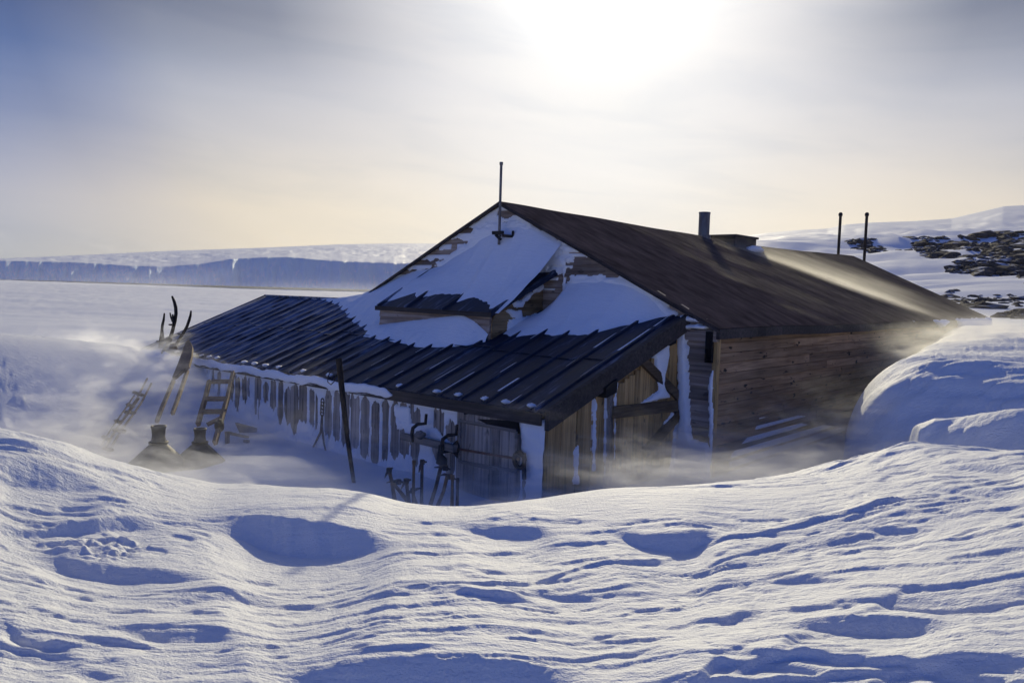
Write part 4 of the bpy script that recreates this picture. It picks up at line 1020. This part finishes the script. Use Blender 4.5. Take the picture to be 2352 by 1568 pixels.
def ROCKZ(a, r):
    i = int(np.clip(np.searchsorted(azs, a), 1, len(azs)-1)); j = int(np.clip(np.searchsorted(rs, r), 1, len(rs)-1))
    u = (a-azs[i-1])/(azs[i]-azs[i-1]); v = (r-rs[j-1])/(rs[j]-rs[j-1])
    return float((Z[j-1, i-1]*(1-u)+Z[j-1, i]*u)*(1-v)+(Z[j, i-1]*(1-u)+Z[j, i]*u)*v)
rocks('rubble', [(1935, 548), (2000, 535), (2095, 540), (2100, 585), (1930, 585)], (135, 165), 260, .42, 'dusty brown rubble strip on the slope behind the twin poles', -.2, 11)
rocks('rubble', [(2090, 545), (2200, 532), (2400, 520), (2400, 600), (2250, 605), (2090, 580)], (120, 166), 900, .55, 'long dark volcanic rubble ridge along the top of the slope', -.25, 12)
rocks('rubble', [(2168, 618), (2240, 585), (2300, 572), (2400, 555), (2400, 632), (2180, 625)], (96, 122), 600, .45, 'dark rock outcrop midway down the snow slope by the frame edge', -.6, 13)
rocks('rubble', [(2150, 672), (2240, 668), (2400, 672), (2400, 704), (2230, 706)], (44, 70), 320, .17, 'flat scatter of small stones beyond the far roof corner', -.1, 14)
for k, (px, r, s, lab) in enumerate(((2338, 38, .42, 'largest dark boulder on the snow beyond the far end of the hut'), (2312, 38.5, .30, 'rounded dark boulder just left of the largest boulder'), (2285, 38, .22, 'smallest boulder, nearest the far roof corner'), (2352, 40, .38, 'dark boulder beside the largest one, cut by the frame edge'), (2325, 36.5, .20, 'low flat stone in front of the largest boulder'))):
    a = az_of(px); x, y = r*math.sin(a), r*math.cos(a); z = ROCKZ(a, r); vs, fs = rock_verts(s, k*3.1+2, 3)
    mb = MB(); mb.add([(v[0]*1.4, v[1], v[2]) for v in vs], fs, False); o = mb.build('boulder', M['rock']); o.location = (x, y, z+s*.25); tag(o, lab, 'boulder', 'boulders beyond the hut')

# ---------------------------------------------------------------- glacier and far hill
def skyline(pts): return lambda px: np.interp(px, [p[0] for p in pts], [p[1] for p in pts])
sky_y = skyline([(-500, 604), (0, 595), (390, 576), (600, 569), (780, 561), (920, 559), (1100, 560), (1500, 560)])
cl_y = skyline([(-500, 606), (0, 598), (180, 602), (300, 610), (390, 612), (460, 606), (527, 594), (600, 590), (664, 589), (760, 598), (900, 604), (1500, 610)])
pxs = np.linspace(-500, 1500, 900); rows = []
D0 = np.interp(pxs, [-500, 0, 500, 900, 1500], [1050, 980, 930, 1000, 1150])
D0 = D0+12*fbm(pxs*.012, pxs*0, 4, 201)
def atv(px, py, r):
    px = np.asarray(px, float); py = np.asarray(py, float)
    d = FWD[None]+((px-CX)/F)[:, None]*RT[None]-((py-CY)/F)[:, None]*UP[None]
    return CAM[None]+d*(np.asarray(r)/np.hypot(d[:, 0], d[:, 1]))[:, None]
dirs = atv(pxs, np.full_like(pxs, 650.), 1.)-CAM
dirs = dirs[:, :2]/np.hypot(dirs[:, 0], dirs[:, 1])[:, None]
top = atv(pxs, cl_y(pxs), D0)[:, 2]
for j in range(14):      # the ice cliff
    t = j/13.
    z = -4.+(top+4.)*t*(1+.02*pn(pxs*.09, pxs*0, 202))
    wob = 10*fbm(pxs*.05, np.full_like(pxs, t*1.1), 4, 203)+1.5*fbm(pxs*.31, np.full_like(pxs, t*2.5), 3, 204)
    rows.append(np.column_stack([dirs*(D0+wob*.7*(1-.8*t**3)+34*t)[:, None], z]))
tb = atv(pxs, sky_y(pxs), D0+910)[:, 2]
for j in range(1, 40):    # the upper surface, rising to the ice dome
    t = j/39.; r = D0+34+t**1.5*900
    tl = (top-ZC)/(D0+34); th = (tb-ZC)/(D0+910); u = 1-(1-t)**1.6
    z = ZC+r*(tl+(th-tl)*u)+(1-t)*t*9*fbm(pxs*.02, np.full_like(pxs, t*14), 4, 205)
    rows.append(np.column_stack([dirs*r[:, None], z]))
G = np.array(rows)
a = N('glacier_ice'); sx = a.n('ShaderNodeSeparateXYZ'); geo = a.n('ShaderNodeNewGeometry'); a.l(geo.outputs['True Normal'], sx.inputs[0])
n1 = a.noise(a.co((.06, .06, .012)), 1, 6, .65)
up = a.ramp(sx.outputs[2], [(.72, 0.), (.93, 1.)])
c = a.mix(up, a.mix(n1, (.30, .60, .78), (.50, .75, .86)), (.78, .81, .85)); a.base(c); a.set(Roughness=.6); a.bump(n1, .25, 3.); M['glacier'] = a.m
o = grid_mesh('glacier', G[..., 0], G[..., 1], G[..., 2], M['glacier'], flip=False)
tag(o, 'blue ice cliff of a glacier with its snowy dome behind the plain', 'glacier', kind='structure')
hl = skyline([(1100, 556), (1500, 552), (1680, 546), (1760, 535), (1840, 528), (1899, 525), (1938, 516), (2000, 511), (2094, 508), (2182, 502), (2211, 495), (2270, 481), (2299, 474), (2352, 471), (2600, 440), (2900, 430)])
pxs = np.linspace(1100, 2900, 500); rows = []
for j in range(60):
    t = j/59.; r = 650+t*900; e = np.empty((len(pxs), 3))
    ta = np.array([(at_r(p, 566, 1.)[2]-ZC) for p in pxs]); tb = np.array([(at_r(p, hl(p), 1.)[2]-ZC) for p in pxs])
    u = 1-(1-t)**1.3
    tan = ta+(tb-ta)*u
    z = ZC+r*tan+(1-t)*t*4*5*fbm(pxs*.006+t*2, np.full_like(pxs, t*4.), 4, 211)
    d = np.array([ray(p, 560) for p in pxs]); k = r/np.hypot(d[:, 0], d[:, 1]); e[:, 0] = d[:, 0]*k; e[:, 1] = d[:, 1]*k; e[:, 2] = z; rows.append(e)
e = rows[-1].copy(); e[:, 2] -= 150; e[:, 1] += 100; rows.append(e)
G = np.array(rows)
o = grid_mesh('hills', G[..., 0], G[..., 1], G[..., 2], M['ice'], flip=False); tag(o, 'pale snow covered hill rising beyond the rocky slope', 'hill', kind='structure')

# ---------------------------------------------------------------- air: haze and blowing snow
def vol_mat(name, color, aniso, build=None, dens=0.):
    a = N(name); a.t.nodes.remove(a.b)
    v = a.n('ShaderNodeVolumePrincipled'); v.inputs['Color'].default_value = (*color, 1); v.inputs['Anisotropy'].default_value = aniso
    v.inputs['Density'].default_value = dens
    a.l(v.outputs[0], a.out.inputs['Volume'])
    if build: a.l(build(a), v.inputs['Density'])
    return a.m
def xyz(a):
    tc = a.n('ShaderNodeTexCoord'); sx = a.n('ShaderNodeSeparateXYZ'); a.l(tc.outputs['Object'], sx.inputs[0]); return sx.outputs
def sm(a, v, lo, hi):
    nd = a.n('ShaderNodeMapRange'); nd.interpolation_type = 'SMOOTHSTEP'; nd.clamp = True
    a.l(v, nd.inputs['Value']); nd.inputs['From Min'].default_value = min(lo, hi); nd.inputs['From Max'].default_value = max(lo, hi)
    nd.inputs['To Min'].default_value = 0. if lo < hi else 1.; nd.inputs['To Max'].default_value = 1. if lo < hi else 0.
    return nd.outputs[0]
def expf(a, v, k):   # exp(-max(v,0)/k)
    return a.math('POWER', 2.71828, a.math('MULTIPLY', a.math('MAXIMUM', v, 0.), -1./k))
def hollow_density(a):
    x, y, z = xyz(a)
    bank = a.math('MULTIPLY', a.math('MAXIMUM', a.math('ADD', a.math('MULTIPLY', a.math('ADD', y, AD), BANK_S), .90), 0.), sm(a, x, -3.4, -4.6))
    h = a.math('SUBTRACT', z, bank)
    n1 = a.noise(a.co((.5, .8, 1.9), rot=(0, .35, 0)), 1.6, 6, .66, 1.1); n2 = a.noise(a.co((1.5, 2.4, 6.5), rot=(0, .45, 0)), 1.6, 6, .7, .8)
    puff = a.math('MULTIPLY', sm(a, n1, .44, .66), a.math('ADD', .15, a.math('MULTIPLY', sm(a, n2, .40, .66), 1.25)))
    thick = a.math('ADD', .11, a.math('MULTIPLY', sm(a, n1, .40, .75), .22))
    fall = a.math('POWER', 2.71828, a.math('DIVIDE', a.math('MULTIPLY', a.math('MAXIMUM', h, 0.), -1.), thick))
    d = a.math('MULTIPLY', a.math('ADD', puff, .10), fall)
    clear = a.math('SUBTRACT', 1., a.math('MULTIPLY', a.math('MULTIPLY', sm(a, x, -3., -1.), sm(a, x, 3.0, 2.6)), .78))
    return a.math('MULTIPLY', a.math('MULTIPLY', a.math('MULTIPLY', d, clear), sm(a, z, 1.55, 1.0)), a.math('ADD', 7.5, a.math('MULTIPLY', sm(a, x, -1.5, -4.), 3.5)))
def vol_obj(name, mb, mat, label, world=False):
    o = mb.build(name, mat); 
    if not world: o.matrix_world = HM
    tag(o, label, 'blowing snow', kind='stuff'); return o
mb = MB(); mb.poly_prism([(-9., -5.4, -.25), (3.2, -5.4, -.25), (5.6, -3.2, -.25), (5.6, 6.5, -.25), (HW_+.05, 6.5, -.25), (HW_+.05, -.10, -.25), (XA+.07, -.10, -.25), (XA+.07, -AD-.06, -.25), (-9., -AD-.06, -.25)], (0, 0, 1.8))
vol_obj('spindrift', mb, vol_mat('spindrift_hollow', (.99, .99, .99), .6, hollow_density), 'blowing snow swirling low along the hollow at the hut walls')
RS = (ZR-.09+.03-ZE)/(HW_+.1)
def roof_density(a):
    x, y, z = xyz(a)
    h = a.math('SUBTRACT', z, a.math('SUBTRACT', 3.43, a.math('MULTIPLY', x, RS)))
    q = a.math('SUBTRACT', y, a.math('ADD', 6.75, a.math('MULTIPLY', x, SLP)))       # across the streaks
    cv = a.n('ShaderNodeCombineXYZ'); a.l(a.math('MULTIPLY', q, 1.7), cv.inputs[0]); a.l(a.math('MULTIPLY', x, .35), cv.inputs[1]); a.l(a.math('MULTIPLY', h, 1.5), cv.inputs[2])
    n1 = a.noise(cv.outputs[0], 1.1, 5, .62, .3)
    g = a.math('POWER', 2.71828, a.math('MULTIPLY', a.math('POWER', a.math('DIVIDE', q, a.math('ADD', .16, a.math('MULTIPLY', x, .12))), 2.), -1.))
    g2 = a.math('POWER', 2.71828, a.math('MULTIPLY', a.math('POWER', a.math('DIVIDE', a.math('SUBTRACT', q, 2.), 1.6), 2.), -1.))
    band = a.math('MULTIPLY', a.math('MULTIPLY', a.math('ADD', g, a.math('MULTIPLY', g2, .09)), sm(a, x, .05, .5)), sm(a, x, 3.9, 2.2))
    st = a.math('MULTIPLY', sm(a, n1, .48, .74), .05)
    d = a.math('MULTIPLY', a.math('ADD', a.math('MULTIPLY', band, a.math('ADD', .12, sm(a, n1, .40, .68))), st), expf(a, h, .06))
    return a.math('MULTIPLY', a.math('MULTIPLY', d, sm(a, h, .42, .25)), 5.5)
SLP = .95
mb = MB(); zt_ = lambda x, l: 3.40-x*RS+l
xa, xb = .02, HW_+.3; ya, yb = 3., HL+.1
mb.hexa([(xa, ya, zt_(xa, -.03)), (xb, ya, zt_(xb, -.03)), (xb, yb, zt_(xb, -.03)), (xa, yb, zt_(xa, -.03)), (xa, ya, zt_(xa, .45)), (xb, ya, zt_(xb, .45)), (xb, yb, zt_(xb, .45)), (xa, yb, zt_(xa, .45))])
vol_obj('spindrift', mb, vol_mat('spindrift_roof', (.97, .95, .92), .6, roof_density), 'golden streak of blowing snow sliding down the dark felt roof from the hatch')
def plume_density(a):
    x, y, z = xyz(a)
    c_ = a.n('ShaderNodeMapping'); tc = a.n('ShaderNodeTexCoord'); a.l(tc.outputs['Object'], c_.inputs['Vector']); c_.inputs['Rotation'].default_value = (.5, .0, 0); c_.inputs['Scale'].default_value = (1., .5, 2.4)
    n1 = a.noise(c_.outputs[0], 1.5, 6, .65, .7)
    win = a.math('MULTIPLY', a.math('MULTIPLY', sm(a, x, 3.7, 4.3), sm(a, x, 6.4, 5.2)), a.math('MULTIPLY', sm(a, y, 3.2, 6.5), sm(a, y, 12.5, 9.5)))
    ctr = a.math('SUBTRACT', z, a.math('ADD', 1.25, a.math('MULTIPLY', a.math('SUBTRACT', y, 9.), .02)))
    g = a.math('POWER', 2.71828, a.math('MULTIPLY', a.math('POWER', a.math('DIVIDE', ctr, .38), 2.), -1.))
    return a.math('MULTIPLY', a.math('MULTIPLY', a.math('MULTIPLY', win, g), sm(a, n1, .36, .70)), 2.6)
mb = MB(); mb.box((3.68, 3., .2), (6.6, 12.8, 2.3))
vol_obj('spindrift', mb, vol_mat('spindrift_plume', (.97, .95, .90), .6, plume_density), 'plume of sunlit blowing snow tearing off the drift beside the long wall')
def zlook(a, r):
    i = np.clip(np.searchsorted(azs, a), 1, len(azs)-1); j = np.clip(np.searchsorted(rs, r), 1, len(rs)-1)
    u = (a-azs[i-1])/(azs[i]-azs[i-1]); v = (r-rs[j-1])/(rs[j]-rs[j-1])
    return (Z[j-1, i-1]*(1-u)+Z[j-1, i]*u)*(1-v)+(Z[j, i-1]*(1-u)+Z[j, i]*u)*v
def shell(name, px0, px1, rnear, rfar, hmax, mat, label, na=90, nr=26):
    """a thin closed layer of air lying on the snow between two distances"""
    A0 = np.linspace(az_of(px0), az_of(px1), na); T0 = np.linspace(0, 1, nr)
    A, T = np.meshgrid(A0, T0); pxa = np.linspace(px0, px1, na)
    RR = np.array([rnear(p) for p in pxa])[None, :]*(1-T)+np.array([rfar(p) for p in pxa])[None, :]*T
    zb = zlook(A, RR); edge = np.minimum(1, 4*np.minimum(T, 1-T))*np.minimum(1, 4*np.minimum((A-A0[0]), (A0[-1]-A))/(A0[-1]-A0[0]))
    zt = zb+.01+hmax*edge
    x = RR*np.sin(A); y = RR*np.cos(A); n = na*nr
    vs = np.concatenate([np.stack([x, y, zb-.04], -1).reshape(-1, 3), np.stack([x, y, zt], -1).reshape(-1, 3)])
    g = np.arange(n).reshape(nr, na); mb = MB(); fs = []
    for j in range(nr-1):
        for i in range(na-1):
            q = (g[j, i], g[j, i+1], g[j+1, i+1], g[j+1, i]); fs.append(q); fs.append(tuple(k+n for k in q[::-1]))
    rim = list(g[0, :])+list(g[1:, -1])+list(g[-1, -2::-1])+list(g[-2:0:-1, 0])
    for a_, b_ in zip(rim, rim[1:]+rim[:1]): fs.append((b_, a_, a_+n, b_+n))
    mb.add(vs, [tuple(int(k) for k in f) for f in fs], True)
    return vol_obj(name, mb, mat, label, True)
def blow_density(a):
    n1 = a.noise(a.co((.5, 1.6, 3.), rot=(0, 0, .12)), 1.4, 5, .62, .5); n2 = a.noise(a.co((2.2, 5., 8.), rot=(0, 0, .12)), 1.5, 3, .6)
    return a.math('MULTIPLY', a.math('MULTIPLY', sm(a, n1, .46, .74), a.math('ADD', .2, sm(a, n2, .35, .7))), 1.5)
crest_r = lambda p: float(np.interp(p, [-200, 0, 250, 500, 800, 1000, 1258, 1500, 1900, 2080, 2352], [6.2, 6.1, 5.6, 5.4, 5.2, 5.1, 5.2, 5.5, 6.2, 6.6, 6.8]))
bm_ = vol_mat('ground_drift_air', (.97, .97, .97), .6, blow_density)
shell('spindrift', -150, 900, lambda p: crest_r(p)-.9, lambda p: crest_r(p)+1.7, .22, bm_, 'thin sheet of snow blowing over the left drift crest')
shell('spindrift', 1080, 2150, lambda p: crest_r(p)-.3, lambda p: crest_r(p)+1.8, .28, bm_, 'thin sheet of snow blowing over the crest before the brown end wall')
def shelf_density(a):
    x, y, z = xyz(a)
    n1 = a.noise(a.co((.006, .006, .05)), 1., 4, .6, .6)
    g = a.math('MULTIPLY', sm(a, x, -760., -250.), sm(a, x, 330., 200.))
    return a.math('MULTIPLY', a.math('MULTIPLY', a.math('MULTIPLY', sm(a, n1, .36, .66), a.math('ADD', g, .15)), expf(a, a.math('ADD', z, 3.5), 8.)), .0017)
mb = MB(); mb.box((-800., 520., -4.5), (360., 860., 34.))
vol_obj('spindrift', mb, vol_mat('shelf_drift_air', (.95, .97, 1.), .4, shelf_density), 'low bank of blowing snow along the foot of the ice cliff', True)
mb = MB(); mb.box((-2700, -2650, -9.), (2700, 2700, 235.))
o = mb.build('haze', vol_mat('thin_haze', (1., .97, .92), .3, None, .0001)); tag(o, 'thin pale haze over the snowfield and far ice cliff', 'haze', kind='stuff')

# ---------------------------------------------------------------- light
sd_ = ray(1400, -115); sd_ /= np.linalg.norm(sd_); EL = math.asin(sd_[2]); AZs = math.atan2(sd_[0], sd_[1])
sun = bpy.data.lights.new('sun', 'SUN'); sun.energy = 3.15; sun.angle = math.radians(.55); sun.color = (1., .895, .62)
so = bpy.data.objects.new('sun', sun); COL.objects.link(so); so.rotation_euler = Vector(tuple(-sd_)).to_track_quat('-Z', 'Y').to_euler(); so.location = (5, 30, 20)

SKY_TINT = (.13, .36, 1.08)
w = bpy.data.worlds.new('World'); SC.world = w; w.use_nodes = True; t = w.node_tree; t.nodes.clear()
class WN(N):
    def __init__(s): s.t = t
a = WN()
out = a.n('ShaderNodeOutputWorld'); bg = a.n('ShaderNodeBackground'); a.l(bg.outputs[0], out.inputs[0])
sky = a.n('ShaderNodeTexSky'); sky.sky_type = 'NISHITA'; sky.sun_disc = False; sky.sun_elevation = EL; sky.sun_rotation = AZs
sky.air_density = 1.; sky.dust_density = .6; sky.ozone_density = 2.5
bg.inputs['Strength'].default_value = .1
tc = a.n('ShaderNodeTexCoord'); nv = a.n('ShaderNodeVectorMath'); nv.operation = 'NORMALIZE'; a.l(tc.outputs['Generated'], nv.inputs[0])
dt = a.n('ShaderNodeVectorMath'); dt.operation = 'DOT_PRODUCT'; a.l(nv.outputs[0], dt.inputs[0]); dt.inputs[1].default_value = tuple(sd_)
ang = a.math('ARCCOSINE', a.math('MINIMUM', dt.outputs['Value'], .99999))          # angle from the sun
sx = a.n('ShaderNodeSeparateXYZ'); a.l(nv.outputs[0], sx.inputs[0]); el = a.math('ARCSINE', sx.outputs[2])
deg = math.pi/180
# thin high cloud: streaks stretched along the horizon
cv = a.n('ShaderNodeCombineXYZ'); azn = a.math('ARCTAN2', sx.outputs[0], sx.outputs[1])
a.l(a.math('MULTIPLY', azn, 1.6), cv.inputs[0]); a.l(a.math('ADD', a.math('MULTIPLY', el, 9.), a.math('MULTIPLY', azn, .9)), cv.inputs[1])
streak = a.noise(cv.outputs[0], 2.0, 6, .55, .5)
cv2 = a.n('ShaderNodeCombineXYZ'); a.l(a.math('MULTIPLY', azn, 9.), cv2.inputs[0]); a.l(a.math('MULTIPLY', el, 26.), cv2.inputs[1])
puff = a.noise(cv2.outputs[0], 1.6, 5, .6, .3)
# veil brightness (as seen, before the background strength) against angle from the sun
an = a.math('DIVIDE', ang, 90*deg)
veil = a.ramp(an, [(0., (1.0, 1., 1.)), (.06, (1., .99, .98)), (.10, (.91, .89, .90)), (.14, (.82, .80, .815)), (.20, (.70, .69, .71)), (.28, (.57, .58, .63)), (.33, (.47, .50, .58)), (.37, (.25, .31, .47)), (.41, (.10, .175, .35)), (.5, (.07, .16, .34)), (1., (.04, .12, .36))])
high = a.ramp(a.math('DIVIDE', el, 40*deg), [(.17, (1., 1., 1.)), (.31, (.84, .86, .90)), (.44, (.33, .37, .46)), (1., (.22, .32, .52))])
veil = a.mix(a.math('MULTIPLY', a.ramp(an, [(.10, 0.), (.25, 1.)]), 1.), veil, a.mix(1., veil, high, 'MULTIPLY'))
core = a.math('MULTIPLY', a.math('POWER', 2.718, a.math('MULTIPLY', a.math('POWER', a.math('DIVIDE', ang, 4.6*deg), 2.), -1.)), 1.5)
warm = a.ramp(a.math('DIVIDE', el, 20*deg), [(0., (1.0, .88, .70)), (.30, (.97, .90, .80)), (.75, (.0, .0, .0))])
wmask = a.math('MULTIPLY', a.ramp(a.math('DIVIDE', el, 20*deg), [(0., 1.), (.25, .86), (.50, .25), (.70, 0.)]), a.ramp(an, [(.0, 1.), (.34, .9), (.5, .55), (.75, .15), (1., 0.)]))
wb = a.ramp(an, [(0., 1.), (.25, 1.), (.36, .88), (.50, .82), (.7, .35), (1., .2)])
horiz = a.mix(1., a.mix(0., (1.0, .85, .59), (1, 1, 1)), wb, 'MULTIPLY')
colr = a.mix(wmask, veil, horiz)
daz = a.math('DIVIDE', a.math('SUBTRACT', azn, AZs), 13*deg); pil = a.math('MULTIPLY', a.math('POWER', 2.71828, a.math('MULTIPLY', a.math('MULTIPLY', daz, daz), -1.)), a.ramp(a.math('DIVIDE', el, 30*deg), [(0., .45), (.3, .8), (.8, .9)]))
colr = a.mix(pil, colr, (1., .985, .95))
stm = a.ramp(streak, [(.30, (.90, .92, .95)), (.50, (1., 1., 1.)), (.72, (1.05, 1.04, 1.03))])
colr = a.mix(1., colr, stm, 'MULTIPLY')
pm = a.math('MULTIPLY', a.ramp(puff, [(.52, 0.), (.72, .35)]), a.ramp(a.math('DIVIDE', el, 10*deg), [(0., 1.), (.25, .6), (.5, 0.)]))
colr = a.mix(pm, colr, (.86, .79, .70))
cc = a.mix(1., colr, a.math('ADD', core, 1.), 'MULTIPLY')
# scale the cloud veil to the background strength and let the clear sky take over away from the sun
scl = a.n('ShaderNodeVectorMath'); scl.operation = 'SCALE'; scl.inputs['Scale'].default_value = 10.; a.l(cc, scl.inputs[0])
sks = a.n('ShaderNodeVectorMath'); sks.operation = 'SCALE'; sks.inputs['Scale'].default_value = 1.; a.l(a.mix(1., sky.outputs[0], SKY_TINT, 'MULTIPLY'), sks.inputs[0])
cover = a.ramp(an, [(0., 1.), (.36, .95), (.5, .72), (.72, .2), (1., .0)])
fin = a.mix(cover, sks.outputs[0], scl.outputs[0])
a.l(fin, bg.inputs['Color'])

# ---------------------------------------------------------------- camera, render settings
cam = bpy.data.cameras.new('camera'); co = bpy.data.objects.new('camera', cam); COL.objects.link(co)
cam.sensor_width = 36; cam.lens = F/2352*36; cam.clip_start = .05; cam.clip_end = 30000
co.matrix_world = Matrix(((RT[0], UP[0], -FWD[0], CAM[0]), (RT[1], UP[1], -FWD[1], CAM[1]), (RT[2], UP[2], -FWD[2], CAM[2]), (0, 0, 0, 1)))
SC.camera = co
SC.render.engine = 'CYCLES'
SC.view_settings.view_transform = 'Standard'; SC.view_settings.look = 'None'; SC.view_settings.gamma = 1; SC.view_settings.exposure = 0.
SC.cycles.use_denoising = True; SC.cycles.max_bounces = 8; SC.cycles.diffuse_bounces = 4; SC.cycles.volume_bounces = 3; SC.cycles.volume_step_rate = .6; SC.cycles.transparent_max_bounces = 8
